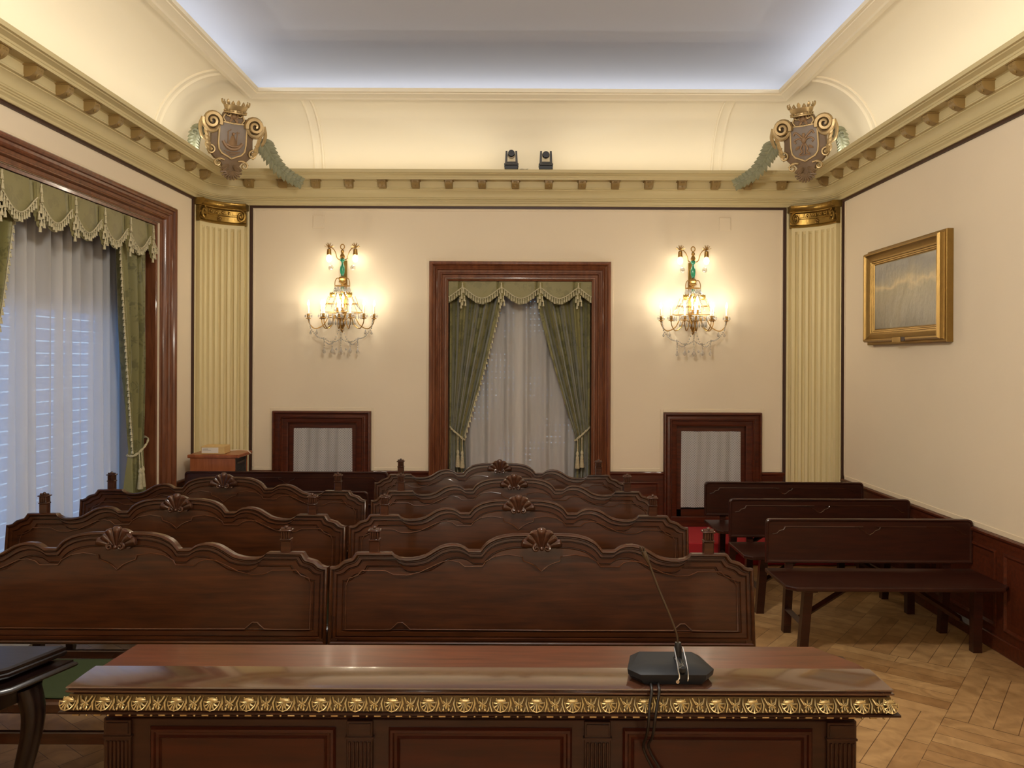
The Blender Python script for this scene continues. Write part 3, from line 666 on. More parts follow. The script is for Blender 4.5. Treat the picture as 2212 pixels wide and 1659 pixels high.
# ------------------------------------------------------------------ curtains
def tassel(b, T, s, o, z, L, r):
    n = 6; prof = [(.25, 0), (.55, -.12), (.75, -.22), (.35, -.34), (.7, -.5), (1.0, -1.0)]
    rings = [[T(s + r * q * cos(2 * pi * k / n), o + r * q * sin(2 * pi * k / n), z + L * h) for k in range(n)] for q, h in prof]
    Tm = b.T; b.T = None; b.loft(rings, True, True, True); b.T = Tm
def drape(name, T, outer, inner_top, inner_tie, inner_bot, zt, ztie, zb, o0, lab, group, fringe=True, tie_dir=1, nf=5, seed=1, rise=.10):
    rr = random.Random(seed); ph = rr.uniform(0, 6)
    base = T(outer, 0, zb)
    def TT(s, o, z): p = T(s, o, z); return (p[0] - base[0], p[1] - base[1], p[2] - base[2])
    def inner(z):
        if z > ztie:
            q = (zt - z) / (zt - ztie); return inner_top + (inner_tie - inner_top) * (q ** 1.15)
        q = (ztie - z) / (ztie - zb); return inner_tie + (inner_bot - inner_tie) * (q ** .7)
    def amp(z):
        if z > ztie: q = (z - ztie) / (zt - ztie); return .018 + .035 * min(1, q * 2.2) ** .8
        q = (ztie - z) / (ztie - zb); return .018 + .030 * min(1, q * 2)
    def fn(u, v):
        z = zt - (zt - zb) * v
        # gathers sink toward the tieback
        zz = z
        s = outer + (inner(zz) - outer) * u
        w = u + .035 * sin(7 * u + 3 * v + ph) * (1 - .5 * v)
        a = amp(z)
        o = o0 + a * sin(2 * pi * nf * w + ph) + .35 * a * sin(2 * pi * nf * 2.3 * w + ph * 2 + v * 2) + .03 * u
        return TT(s, o, zz)
    root = empty(name, base, label=lab, cat='curtain', group=group)
    root.location = base
    MB().grid(fn, 72, 60).build('drape_cloth', 'drape', root, 70)
    if fringe:
        b = MB(); n = int((zt - ztie) / .052)
        sg = 1 if inner_top > outer else -1
        for i in range(n):
            z = zt - (i + .5) * (zt - ztie) / n; s = inner(z); tassel(b, TT, s + sg * .004, o0 + .05, z, .042, .011)
        b.tube([TT(inner(zt - (zt - ztie) * i / 30), o0 + .05, zt - (zt - ztie) * i / 30) for i in range(31)], .005, 5)
        b.build('tassel_fringe', 'fringe', root, 50)
    # tieback cord
    b = MB()
    P = [TT(outer, o0 - .02, ztie + rise), TT(outer + (inner_tie - outer) * .12, o0 + .055, ztie + rise * .8), TT(outer + (inner_tie - outer) * .6, o0 + .085, ztie + .02), TT(inner_tie, o0 + .06, ztie - .035), TT(inner_tie, o0 + .0, ztie - .03)]
    Q = smoothpath(P, 6)
    for k in (0, 1):
        b.tube([(p[0] + .004 * sin(i * 1.1 + k * pi), p[1], p[2] + .006 * cos(i * 1.1 + k * pi)) for i, p in enumerate(Q)], .006, 6)
    for k, (ds, dz) in enumerate(((.0, -.03), (.045, -.02))):
        s = inner_tie + (outer - inner_tie) * .12 + ds * (1 if outer > inner_tie else -1)
        b.tube([TT(s, o0 + .085, ztie - .0), TT(s, o0 + .092, ztie - .11 + dz)], .0045, 6)
        prof = [(.005, 0), (.012, -.012), (.017, -.03), (.010, -.045), (.015, -.06), (.018, -.075), (.016, -.08), (.026, -.17), (.024, -.175)]
        rings = [[TT(s + r_ * cos(2 * pi * j / 10), o0 + .095 + r_ * sin(2 * pi * j / 10), ztie - .11 + dz + h) for j in range(10)] for r_, h in prof]
        b.loft(rings, True, True, True)
    b.build('tieback', 'fringe', root, 50)
    return root
drape('green_drape', BK, -.690, -.150, -.535, -.500, 2.58, 1.085, .26, -.13, 'olive green damask drape tied back on the left side of the far window', 'olive damask drapes', True, nf=4, seed=3)
drape('green_drape', BK, .735, .170, .590, .560, 2.58, 1.085, .26, -.13, 'olive green damask drape tied back on the right side of the far window', 'olive damask drapes', False, nf=4, seed=8)
drape('green_drape', LF, 6.79, 6.27, 6.50, 6.42, 2.92, 1.09, .12, -.125, 'olive green damask drape at the far side of the tall left window', 'olive damask drapes', True, nf=4, seed=5)
drape('green_drape', LF, 4.435, 4.98, 4.60, 4.66, 2.92, 1.09, .12, -.125, 'olive green damask drape cut off by the left edge of the photo', 'olive damask drapes', True, nf=4, seed=6)

def valance(name, T, s0, s1, zt, pleats, drop_mid, drop_pl, o0, lab):
    base = T((s0 + s1) / 2, 0, zt)
    def TT(s, o, z): p = T(s, o, z); return (p[0] - base[0], p[1] - base[1], p[2] - base[2])
    edges = pleats
    def bottom(s):
        # distance to neighbouring pleats -> catenary scallop
        L = max([p for p in edges if p <= s], default=edges[0] - (edges[1] - edges[0])); Rr = min([p for p in edges if p > s], default=edges[-1] + (edges[1] - edges[0]))
        q = (s - L) / (Rr - L); return zt - (drop_pl + (drop_mid - drop_pl) * (sin(pi * q)) ** 1.3)
    n = int((s1 - s0) / .006)
    root = empty(name, base, label=lab, cat='valance', group='scalloped olive valances'); root.location = base
    def fn(u, v):
        s = s0 + (s1 - s0) * u; zb = bottom(s); z = zt - (zt - zb) * v
        return TT(s, o0 + .006 * sin(s * 20) * v + .012 * v - sum(.018 * math.exp(-((s - p + .036) / .009) ** 2) for p in pleats), z)
    MB().grid(fn, n, 6).build('valance_cloth', 'valance', root, 60)
    b = MB(); m = int((s1 - s0) / .024)
    for i in range(m):
        s = s0 + (i + .5) * (s1 - s0) / m; zb = bottom(s) + .058; tassel(b, TT, s, o0 + .026, zb, .048 + .006 * (i % 3), .0085)
    b.tube([TT(s0 + (s1 - s0) * i / (m * 2), o0 + .026, bottom(s0 + (s1 - s0) * i / (m * 2)) + .061) for i in range(m * 2 + 1)], .006, 5)
    b.build('tassel_fringe', 'fringe', root, 50)
    for p in pleats:
        if not s0 < p < s1: continue
        b = MB()
        dl = drop_mid + .02
        for lay in range(3):          # folded jabot: stepped narrow cloth with zigzag hem
            w = .027 - .005 * lay
            b.loft([[TT(p - w, o0 + .012 + .006 * lay, z_) for z_ in (zt - .012, zt - dl * .72 - .03 * lay)], [TT(p, o0 + .022 + .006 * lay, z_) for z_ in (zt - .012, zt - dl * (.84) - .02 * lay)],
                    [TT(p + w, o0 + .012 + .006 * lay, z_) for z_ in (zt - .012, zt - dl * (.66) - .02 * lay)]], closed=False)
        b.build('jabot', 'valance', root, 30)
        b = MB()
        for (ds, dz) in ((.0, -.015), (.006, -.06), (-.006, -.12), (.020, -.145), (-.024, -.155), (.0, -.185), (.03, -.19), (-.012, -.215)):
            f = dl / .25
            tassel(b, TT, p + ds, o0 + .046, zt + dz * f, .060, .0105)
        b.build('jabot_tassels', 'fringe', root, 50)
    return root
valance('valance', BK, -.698, .743, 2.652, [-.940, -.555, -.165, .226, .607, .99], .232, .125, -.035, 'scalloped olive damask valance with tassels across the far window')
valance('valance', LF, 4.425, 6.775, 3.005, [4.30, 4.70, 5.09, 5.49, 5.88, 6.27, 6.66, 7.05],     .30, .17, -.03, 'scalloped olive damask valance with tassels across the tall left window')

def sheer_obj(T, s0, s1, z0, z1, o0, amp, n, lab, mat, seed):
    base = T((s0 + s1) / 2, o0, z0); rr = random.Random(seed)
    F = [(rr.uniform(.7, 1.3), rr.uniform(0, 6)) for _ in range(4)]
    def fn(u, v):
        s = s0 + (s1 - s0) * u; q = sin(2 * pi * n * u * F[0][0] + F[0][1]) + .6 * sin(2 * pi * n * 1.63 * u + F[1][1]) + .35 * sin(2 * pi * n * .37 * u + F[2][1])
        o = o0 + amp * q * (.55 + .45 * v) ; p = T(s + .006 * sin(40 * u), o, z1 - (z1 - z0) * v)
        return (p[0] - base[0], p[1] - base[1], p[2] - base[2])
    root = MB().grid(fn, 260, 6).build('sheer_curtain', mat, None, 80, loc=base); tag(root, lab, 'curtain')
sheer_obj(LF, 4.44, 6.76, .12, 2.97, -.27, .045, 13, 'white voile sheer glowing blue with daylight in the tall left window', 'sheer', 2)
sheer_obj(BK, -.68, .725, .26, 2.60, -.255, .026, 9, 'grey white voile sheer between the green drapes of the far window', 'sheerc', 4)

# ------------------------------------------------------------------ ornate benches
TOPC = [(.990, .885), (.975, .885), (.954, .893), (.944, .903), (.930, .913), (.908, .919), (.891, .924), (.881, .936), (.872, .951), (.868, .9525), (.71, .9535), (.704, .952), (.694, .941), (.670, .930), (.642, .9265), (.610, .9275), (.580, .932), (.549, .941), (.525, .955), (.502, .969), (.480, .981), (.456, .989),
        (.430, .9935), (.400, .9925), (.380, .988), (.362, .979), (.347, .968), (.340, .9665), (.290, .966), (.284, .970), (.276, .981), (.262, .997), (.245, 1.010), (.214, 1.025), (.180, 1.034), (.140, 1.040), (.097, 1.0415), (.05, 1.0415), (0, 1.0415)]
def moulded_panel(b, top, zb, hw, prof, y_of, back):
    """top: list (x,z) left to right. prof: (inset, height toward viewer)."""
    def ring(d, h):
        T_ = [(x * (1 - d / hw), -h, z - d) for x, z in top]; B_ = [(x * (1 - d / hw), -h, zb + d) for x, z in reversed(top)]
        return T_ + B_
    rings = [ring(0, -back)] + [ring(d, h) for d, h in prof]
    b.loft(rings)
    for rg in (rings[0], rings[-1]):
        n = len(top); 
        b.add(rg, [(i, i + 1, 2 * n - 2 - i, 2 * n - 1 - i) for i in range(n - 1)])
PANP = [(0, .0), (0, .010), (.004, .017), (.010, .018), (.015, .012), (.016, .003), (.020, .003), (.022, .008), (.032, .008), (.036, -.001), (.038, -.001), (.040, .004), (.060, .003), (.063, -.004), (.066, -.004), (.0675, .0), (.070, -.001)]
def ornate_bench():
    root = empty('carved_bench', (0, 0, 0)); root['category'] = 'bench'
    L = [(-x, z) for x, z in TOPC]; top = L + [(x, z) for x, z in reversed(TOPC[:-1])]
    b = MB(); moulded_panel(b, top, .532, .99, PANP, 0, .03); bp = b.build('backrest', 'bench', root, 25)
    # engraved line panels below the top rail (raised hairlines) and small bottom arches
    b = MB()
    def hair(P): b.tube([(x, -.0035, z) for x, z in P], .0029, 5)
    for e in (-1, 1):
        hair([(e * x, z) for x, z in ((.16, .905), (.155, .915), (.10, .935), (.095, .945))][:0] or [(e * .09, .935), (e * .16, .945), (e * .22, .935), (e * .262, .912), (e * .275, .890), (e * .36, .888)])
        hair([(e * .36, .888), (e * .385, .908), (e * .42, .916), (e * .46, .912), (e * .51, .890), (e * .57, .862), (e * .63, .848), (e * .69, .850), (e * .73, .868), (e * .84, .869)])
        hair([(e * .84, .869), (e * .862, .845), (e * .90, .832), (e * .912, .80), (e * .912, .60), (e * .75, .60)])
        hair([(e * .75, .60), (e * .70, .602), (e * .685, .615), (e * .667, .632), (e * .645, .632), (e * .625, .615), (e * .61, .602), (0, .600)])
        hair([(e * .09, .935), (e * .085, .915), (e * .055, .905), (e * .03, .893), (e * .0, .868)])
    b.build('inlay_line', 'benchl', bp, 60)
    # shell crest
    b = MB(); n = 7
    for k in range(n):
        a = radians(168 - 156 * k / (n - 1)); rr_ = .098 - .022 * abs(cos(a)) ** 1.5
        if k in (0, n - 1): rr_ = .096
        p0 = Vector((0.020 * cos(a), -.018, .982)); p1 = Vector((cos(a) * rr_, -.022, .985 + sin(a) * rr_ * .88))
        pts = [p0 + (p1 - p0) * t for t in (0, .25, .5, .75, .92, 1.0)]
        b.tube(pts, [.008, .012, .017, .021, .021, .010], 8, flat=.8)
    fan = [(-.094, 1.003)] + [(cos(radians(168 - 156 * k / 12)) * .088, .985 + sin(radians(168 - 156 * k / 12)) * .074) for k in range(13)] + [(.094, 1.003), (.06, .966), (0, .957), (-.06, .966)]
    b.prism(fan, -.020, .02)
    for e in (-1, 1): b.spiral(e * .026, .977, .016, 1.3, pi / 2, -e, -.030, .007)
    b.sphere((0, -.03, .974), .010, 8, 6)
    b.build('shell_crest', 'benchd', bp, 50)
    # uprights with fluted finials
    for e in (-1, 1):
        b = MB(); x = e * .786
        b.box(x - .0235, x + .0235, .032, .070, .40, 1.003, .003)
        b.build('upright', 'benchd', root, 30)
        b = MB()
        b.box(x - .026, x + .026, .028, .073, 1.003, 1.011, .002); b.box(x - .021, x + .021, .033, .070, 1.011, 1.046)
        for k in range(4): b.tube([(x - .0165 + .011 * k, .031, 1.012), (x - .0165 + .011 * k, .031, 1.045)], .0045, 6)
        b.box(x - .030, x + .030, .026, .075, 1.046, 1.053, .002); b.tube([(x - .024, .048, 1.056), (x + .024, .048, 1.056)], .008, 7)
        b.sphere((x, .048, 1.062), .010, 8, 6)
        b.build('finial', 'benchd', root, 40)
    bp.location = (0, -.012, .532); bp.rotation_euler = (radians(-6.5), 0, 0)
    for me in [bp.data] + [c.data for c in kids(bp)]: me.transform(Matrix.Translation((0, 0, -.532)))
    # seat, cushion, legs, rails
    b = MB(); b.box(-.975, .975, -.46, .03, .405, .452, .008); b.build('seat', 'benchd', root, 30)
    b = MB(); b.box(-.93, .93, -.425, -.01, .452, .462, .004); b.build('seat_pad', 'green', root, 30)
    for x in (-.80, 0, .80):
        for y0, nm in ((-.44, 'leg'), (.0, 'leg')):
            if x == 0 and y0 < -.1: continue
            b = MB(); b.loft([[(x + sx * h, y0 + .022 + sy * h, z) for sx, sy in ((-1, -1), (1, -1), (1, 1), (-1, 1))] for h, z in ((.018, 0), (.022, .02), (.024, .30), (.028, .405))], True, True, True)
            b.build(nm, 'benchd', root, 30)
        if x == 0: continue
        b = MB(); b.box(x - .014, x + .014, -.40, -.0, .14, .18, .003); b.build('side_rail', 'benchd', root, 30)
    b = MB(); b.box(-.97, .97, -.432, -.405, .268, .318, .004); b.build('front_rail', 'benchd', root, 30)
    for e in (-1, 1):
        b = MB(); x = e * .965
        b.prism([(x - .018, .41), (x + .018, .41), (x + .018, .56), (x - .018, .56)], -.02, .03)
        b.build('end_block', 'benchd', root, 30)
    return root
proto = ornate_bench()
OB = [(.116, 3.66, 'carved mahogany bench in the front row, right of centre, directly behind the microphone'),
      (-1.872, 3.66, 'carved mahogany bench in the front row, cut off by the left edge of the photo'),
      (.0094, 4.567, 'carved mahogany bench in the second row from the front, right block, behind the front one'),
      (-1.985, 4.567, 'carved mahogany bench of the left block, second row from the front'),
      (-.021, 5.42, 'carved mahogany bench of the right block, third row from the front'),
      (-2.030, 5.42, 'carved mahogany bench of the left block, third and rearmost row'),
      (-.139, 6.21, 'carved mahogany bench of the right block, rearmost, in front of the far window')]
for i, (x, y, lab) in enumerate(OB):
    o = proto if i == 0 else copy_tree(proto)
    o.location = (x, y, 0); tag(o, lab, 'bench', 'carved mahogany benches')

# ------------------------------------------------------------------ plain benches
def plain_bench(Lh, zt=.79, zb=.492):
    root = empty('plain_bench', (0, 0, 0)); root['category'] = 'bench'
    r = .03; top = [(-Lh, zb + .02)] 
    arc = [(Lh - r + r * sin(radians(a)), zt - r + r * cos(radians(a))) for a in (0, 22, 45, 67, 90)]
    right = arc
    top = [(-x, z) for x, z in reversed(right)] + [(-Lh * .5, zt), (0, zt), (Lh * .5, zt)] + right
    b = MB(); moulded_panel(b, top, zb, Lh, [(0, 0), (0, .008), (.004, .012), (.010, .012), (.014, .006), (.020, .004), (.024, .004)], 0, .018)
    bp = b.build('backrest', 'plainb', root, 25)
    b = MB()
    def hair(P): b.tube([(x, -.0065, z) for x, z in P], .0034, 5)
    zi = zt - .052
    for e in (-1, 1):
        hair([(e * .045, zi), (e * (Lh - .13), zi)]); hair([(e * (Lh - .13), zi), (e * (Lh - .135), zi - .022), (e * (Lh - .155), zi - .030), (e * (Lh - .16), zi - .045), (e * (Lh - .10), zi - .05)][:0] or [(e * (Lh - .085), zi), (e * (Lh - .095), zi - .022), (e * (Lh - .12), zi - .030), (e * (Lh - .128), zi - .048)][:0] or [(e * (Lh - .13), zi), (e * (Lh - .12), zi - .02), (e * (Lh - .09), zi - .028), (e * (Lh - .075), zi - .045), (e * (Lh - .045), zi - .05)])
        hair([(e * .075, zi), (e * .065, zi - .018), (e * .035, zi - .028), (e * .025, zi - .042), (0, zi - .055)])
    b.build('inlay_line', 'benchd', bp, 60)
    def leg(x, y0, y1, z1, w=.045, tw=.03, dx=0):
        b = MB(); b.loft([[(x + (dx if z == 0 else 0) + sx * w / 2, (y0 if z == 0 else y1) + sy * tw / 2, z) for sx, sy in ((-1, -1), (1, -1), (1, 1), (-1, 1))] for z in (0, z1)], True, True, True)
        return b.build('leg', 'plainb', root, 30)
    xl = Lh - .165
    for e in (-1, 1):
        leg(e * xl, .075, .02, .425, .050, .05); 
        b = MB(); b.loft([[(e * xl + sx * .025, y + sy * .012, z) for sx, sy in ((-1, -1), (1, -1), (1, 1), (-1, 1))] for y, z in ((.022, .42), (.032, zb + .10))], True, True, True); b.build('back_support', 'plainb', root, 30)
        leg(e * xl, -.29, -.33, .42, .055, .05, e * .02)
        b = MB(); b.tube([(e * xl, .055, .165), (e * (xl + .01), -.30, .165)], .024, 4); b.build('side_rail', 'plainb', root, 20)
        b = MB(); b.tube([(e * (xl - .01), -.16, .17), (e * .12, -.16, .43)], .020, 4); b.build('brace', 'plainb', root, 20)
        b = MB(); b.box(e * xl - .04, e * xl + .04, -.40, .02, .405, .428, .003); b.build('bearer', 'plainb', root, 30)
    b = MB(); c = .045
    poly = [(-Lh, 0), (-Lh, -.30), (-Lh + c * .6, -.45), (Lh - c * .6, -.45), (Lh, -.30), (Lh, 0)]
    poly = [(-Lh + .0, .02), (-Lh + .0, -.02), (-Lh + .035, -.45), (Lh - .0, -.45), (Lh, .02)]
    poly = [(-Lh, .015), (-Lh, -.40), (-Lh + .05, -.45), (Lh - .05, -.45), (Lh, -.40), (Lh, .015)]
    b.loft([[(x * q, y * q, z) for x, y in poly] for q, z in ((.992, .426), (1, .432), (1, .446), (.994, .452))], True, True, True)
    b.build('seat', 'plainb', root, 25)
    return root
pb = plain_bench(.70)
PBS = [(2.385, 5.33, 'plain dark wooden bench by the right wall, nearest of the three there'),
       (2.345, 6.10, 'plain dark wooden bench by the right wall, middle of the three there'),
       (2.358, 6.955, 'plain dark wooden bench by the right wall, farthest, before the red platform'),
       (-1.905, 6.36, 'plain dark wooden bench peeping up right behind the third left carved bench')]
for i, (x, y, lab) in enumerate(PBS):
    o = pb if i == 0 else copy_tree(pb); o.location = (x, y, 0); tag(o, lab, 'bench', 'plain dark benches')
pl_ = plain_bench(.90, .862, .56); pl_.location = (-2.045, 6.98, 0)
tag(pl_, 'long plain dark bench in front of the left low door and rack cabinet', 'bench', 'plain dark benches')

# ------------------------------------------------------------------ desk
X0, X1 = -1.338, 1.122
dk = empty('court_desk', (0, 2.5, 0), label='long mahogany desk with gilt carved edge and panelled front', cat='desk')
def dloc(x, y, z): return (x, y - 2.5, z)
b = MB(dloc)   # front ledge, moulded nosing all round
def ringd(ins, z, y0=2.335, y1=2.492): return [(X0 + ins, y0 + ins, z), (X1 - ins, y0 + ins, z), (X1 - ins, y1, z), (X0 + ins, y1, z)]
b.loft([ringd(i_, .88 - (.88 - z) * .72) for i_, z in ((.020, .848), (.006, .850), (.0, .855), (.0, .861), (.006, .864), (.004, .868), (.000, .872), (.002, .877), (.008, .880))], True, True, True)
b.build('front_ledge', 'desk', dk, 30)
b = MB(dloc); poly = [(X0 + .010, 2.492), (X1 - .0, 2.492), (X1 - .01, 2.56), (X1 - .10, 2.715), (X0 + .03, 2.715), (X0 + .02, 2.60)]
b.slab(poly, .838, .868); b.build('writing_surface', 'deskt', dk, 30)
b = MB(dloc)   # crown below the ledge
CR = [(.030, .848), (.018, .846), (.014, .842), (.020, .838), (-.006, .803), (-.014, .800), (-.014, .794), (.000, .790), (.014, .788), (.018, .783), (.030, .781), (.034, .774), (.050, .770), (.066, .755), (.080, .752), (.085, .742)]
b.loft([[(X0 + i_, 2.335 + i_, z + .009), (X1 - i_, 2.335 + i_, z + .009), (X1 - i_, 2.66, z + .009), (X0 + i_, 2.66, z + .009)] for i_, z in CR], True, True, True)
b.build('crown_moulding', 'deskb', dk, 30)
b = MB(dloc); b.loft([[(X0 + .004, 2.3365 + dy, z), (X1 - .004, 2.3365 + dy, z), (X1 - .004, 2.40, z), (X0 + .004, 2.40, z)] for dy, z in ((.015, .851), (-.0095, .8125))], True, True, True)
b.build('gilt_ground', 'leafgold', dk, 20)
# gilt carved band: shells alternating with leaf sprays
g = MB()
zb_, zt_ = .813, .849
def gp(x, u, lift=0): return dloc(x, 2.335 + .014 - (1 - u) * .026 - lift, zb_ + (zt_ - zb_) * u)
def shell(g, x, w=.042):
    g.sphere(gp(x, .62, -.004), .019, 14, 6, (1, .35, .62))
    for k in range(7):
        a = radians(180 + 180 * k / 6); g.tube([gp(x + .004 * cos(a), .62, .002), gp(x + w * .5 * cos(a) * .6, .62 + .35 * sin(a), .006), gp(x + w * .5 * cos(a), .62 + .58 * sin(a), .003)], [.0012, .0028, .0022], 5)
    P = [gp(x + w * .56 * cos(radians(180 + 180 * k / 12)), .66 + .64 * sin(radians(180 + 180 * k / 12)) + .03 * (k % 2), .002) for k in range(13)]
    g.tube(P, .0018, 5)
    for e in (-.012, 0, .012): g.sphere(gp(x + e, .86, .003), .0034, 6, 4)
def spray(g, x):
    for e in (-1, 1):
        g.tube([gp(x + e * .026, .98, .002), gp(x + e * .022, .55, .004), gp(x + e * .029, .05, .002)], [.0012, .0035, .0018], 5)
        g.tube([gp(x + e * .017, .95, .002), gp(x + e * .010, .6, .005), gp(x + e * .002, .5, .003)], [.003, .0028, .0015], 5)
        g.sphere(gp(x + e * .008, .15, .003), .0045, 6, 4); g.tube([gp(x + e * .004, .45, .003), gp(x + e * .009, .2, .003)], [.0012, .0025], 5)
    g.sphere(gp(x, .55, .004), .0042, 6, 4)
    for a in range(6):
        t = pi / 6 + a * pi / 3; g.tube([gp(x, .55, .003), gp(x + .011 * cos(t), .55 + .30 * sin(t), .004), gp(x + .014 * cos(t), .55 + .40 * sin(t), .001)], [.0015, .0032, .0012], 5)
    for e in (-1, 1): g.tube([gp(x + e * .020, .35, .003), gp(x + e * .018, .12, .003), gp(x + e * .013, .04, .001)], [.0015, .003, .0012], 5)
NB = 23; step = (X1 - X0 + .004) / NB
for i in range(NB + 1):
    x = X0 + .006 + i * step
    if i < NB: spray(g, x + step * .5)
    shell(g, min(x, X1 - .012))
for k in range(3): pass
g.build('gilt_band', 'giltband', dk, 60)
g = MB()
n = 76
for i in range(n):
    x = X0 + .025 + i * (X1 - X0 - .05) / (n - 1)
    if i % 2: g.sphere(dloc(x, 2.347, .790), .0045, 6, 4)
    else: g.tube([dloc(x - .010, 2.348, .7905), dloc(x + .010, 2.348, .7905)], .0042, 6)
g.build('bead_row', 'giltband', dk, 60)
b = MB(dloc); b.box(-1.272, 1.050, 2.425, 2.64, .0, .745, .003)
b.build('body', 'deskb', dk, 30)
def dpanel(x0, x1):
    b = MB(dloc); R_ = []
    for d, h in ((0, .0), (0, .004), (.006, .012), (.014, .013), (.018, .006), (.026, .004), (.032, .010), (.036, .004), (.05, .003)):
        R_.append([(x0 + d, 2.425 - h, .08 + d), (x1 - d, 2.425 - h, .08 + d), (x1 - d, 2.425 - h, .722 - d), (x0 + d, 2.425 - h, .722 - d)])
    b.loft(R_, True, False, True); b.build('front_panel', 'deskp', dk, 25)
for a, c in ((-1.125, -.555), (-.392, .172), (.328, .912)): dpanel(a, c)
for a, c in ((-1.262, -1.182), (-.520, -.440), (.210, .290), (.955, 1.042)):
    b = MB(dloc); b.box(a, c, 2.412, 2.426, .10, .745, .002); b.box(a - .004, c + .004, 2.408, 2.426, .690, .697, .001)
    for k in range(6): x = a + .010 + (c - a - .02) * k / 5; b.tube([(x, 2.411, .11), (x, 2.411, .682)], .0045, 6)
    b.box(a + .006, c - .006, 2.408, 2.414, .703, .738, .001)
    b.build('fluted_pilaster', 'deskb', dk, 30)

# ------------------------------------------------------------------ microphone and cables
mc = empty('conference_microphone', (.471, 2.43, .880), label='black conference microphone with gooseneck on the desk ledge', cat='microphone')
b = MB()
low = [(-.085, -.066), (.085, -.066), (.118, -.02), (.105, .055), (-.105, .055), (-.118, -.02)]
mid = [(-.098, -.074), (.098, -.074), (.132, -.028), (.110, .070), (-.110, .070), (-.132, -.028)]
top = [(-.090, -.062), (.088, -.062), (.120, -.024), (.082, .062), (-.082, .062), (-.120, -.024)]
b.loft([[(x, y, .001) for x, y in low], [(x * .98, y * .98, .016) for x, y in mid], [(x, y, .032 if y < 0 else .036) for x, y in mid], [(x, y, .037 if y < 0 else .052) for x, y in top], [(x * .55, y * .5, .046) for x, y in top]], True, True, True)
b.build('base', 'micp', mc, 25)
b = MB(); b.box(.018, .038, -.080, .03, .035, .058, .006); b.lathe([(.012, .05), (.012, .085), (.009, .10)], (.030, .01, 0), 12); b.build('swivel_mount', 'blackp', mc, 35)
b = MB()
for e in (-1, 1): b.tube(smoothpath([(.029 + e * .013, .0, .088), (.029 + e * .014, -.035, .070), (.029 + e * .014, -.070, .045), (.029 + e * .013, -.082, .028), (.029 + e * .011 - (.008 if e < 0 else 0), -.084, .018)], 5), .0022, 6)
b.lathe([(.0055, -.002), (.0055, .002)], (.010, -.083, .016), 12, 'Y')
b.build('chrome_clip', 'steel', mc, 50)['label'] = 'chrome clip'
b = MB(); NK = smoothpath([(.030, .01, .09), (.026, .012, .125), (.006, .015, .18), (-.030, .02, .265), (-.060, .024, .345), (-.068, .025, .362)], 8)
b.tube(NK, .0032, 8); b.build('gooseneck', 'neck', mc, 60)
b = MB(); b.tube([(-.058, .024, .338), (-.064, .0245, .352), (-.070, .025, .364)], [.0035, .0065, .0078], 10)
b.tube([(-.070, .025, .364), (-.076, .026, .378)], [.0078, .0078], 10)
for k in range(6):
    a = k * pi / 3; b.tube([(-.076 + .0065 * cos(a), .026 + .0065 * sin(a), .378), (-.081 + .0065 * cos(a), .026 + .0065 * sin(a), .391)], .0018, 5)
b.build('capsule', 'neck', mc, 40)
for k, (dx, lab) in enumerate(((0, 'black cable hanging down the desk front, left one of the pair'), (.022, 'black cable hanging down the desk front, right one of the pair'))):
    P = [(.405 + dx, 2.385, .8845), (.402 + dx, 2.342, .8845), (.400 + dx, 2.322, .874), (.392 + dx, 2.312, .84), (.388 + dx * .8, 2.305, .79), (.386 + dx * .8, 2.33, .74), (.386 + dx * .7, 2.385, .69), (.392 + dx * .8, 2.398, .66), (.420 + dx, 2.400, .605), (.455 + dx, 2.400, .56), (.49 + dx, 2.400, .50), (.52 + dx, 2.40, .40), (.53 + dx, 2.40, .20), (.53 + dx, 2.39, .006)]
    base = Vector(P[-1]); b = MB(); b.tube(smoothpath([tuple(Vector(p) - base) for p in P], 5), .0042, 8)
    tag(b.build('microphone_cable', 'rubber', None, 60, loc=tuple(base)), lab, 'cable', 'cables of the microphone')

# ------------------------------------------------------------------ black table at the left edge
tb = empty('lacquered_table', (-2.05, 2.80, 0), label='glossy black side table with stepped top, at the lower left edge', cat='table')
def tl(x, y, z): return (x + 2.05, y - 2.80, z)
pt = [(-2.40, 3.00), (-1.712, 3.00), (-1.79, 2.775), (-1.96, 2.62), (-2.40, 2.62)]
c_ = Vector((-2.05, 2.82))
def grow(p, d):
    out = []
    n = len(p)
    for i in range(n):
        a = Vector(p[i - 1]); q = Vector(p[i]); e = Vector(p[(i + 1) % n])
        d1 = (q - a).normalized(); d2 = (e - q).normalized(); n1 = Vector((-d1.y, d1.x)); n2 = Vector((-d2.y, d2.x)); nn = (n1 + n2).normalized(); k = d / max(.4, nn.dot(n1))
        out.append((q.x + nn.x * k, q.y + nn.y * k))
    return out
b = MB(tl); b.loft([[(x, y, z) for x, y in grow(pt, g_)] for g_, z in ((-.02, .722), (-.004, .724), (.0, .730), (.0, .738), (-.005, .742), (-.002, .748), (-.002, .754), (-.010, .760))], True, True, True)
b.build('table_top', 'black', tb, 30)
b = MB(tl); b.loft([[(x, y, z) for x, y in grow(pt, g_)] for g_, z in ((-.05, .60), (-.045, .66), (-.02, .67), (.018, .675), (.022, .682), (.018, .690), (.012, .694), (.012, .700), (-.01, .704), (-.03, .712), (-.03, .724))], True, True, True)
b.build('apron', 'black', tb, 30)
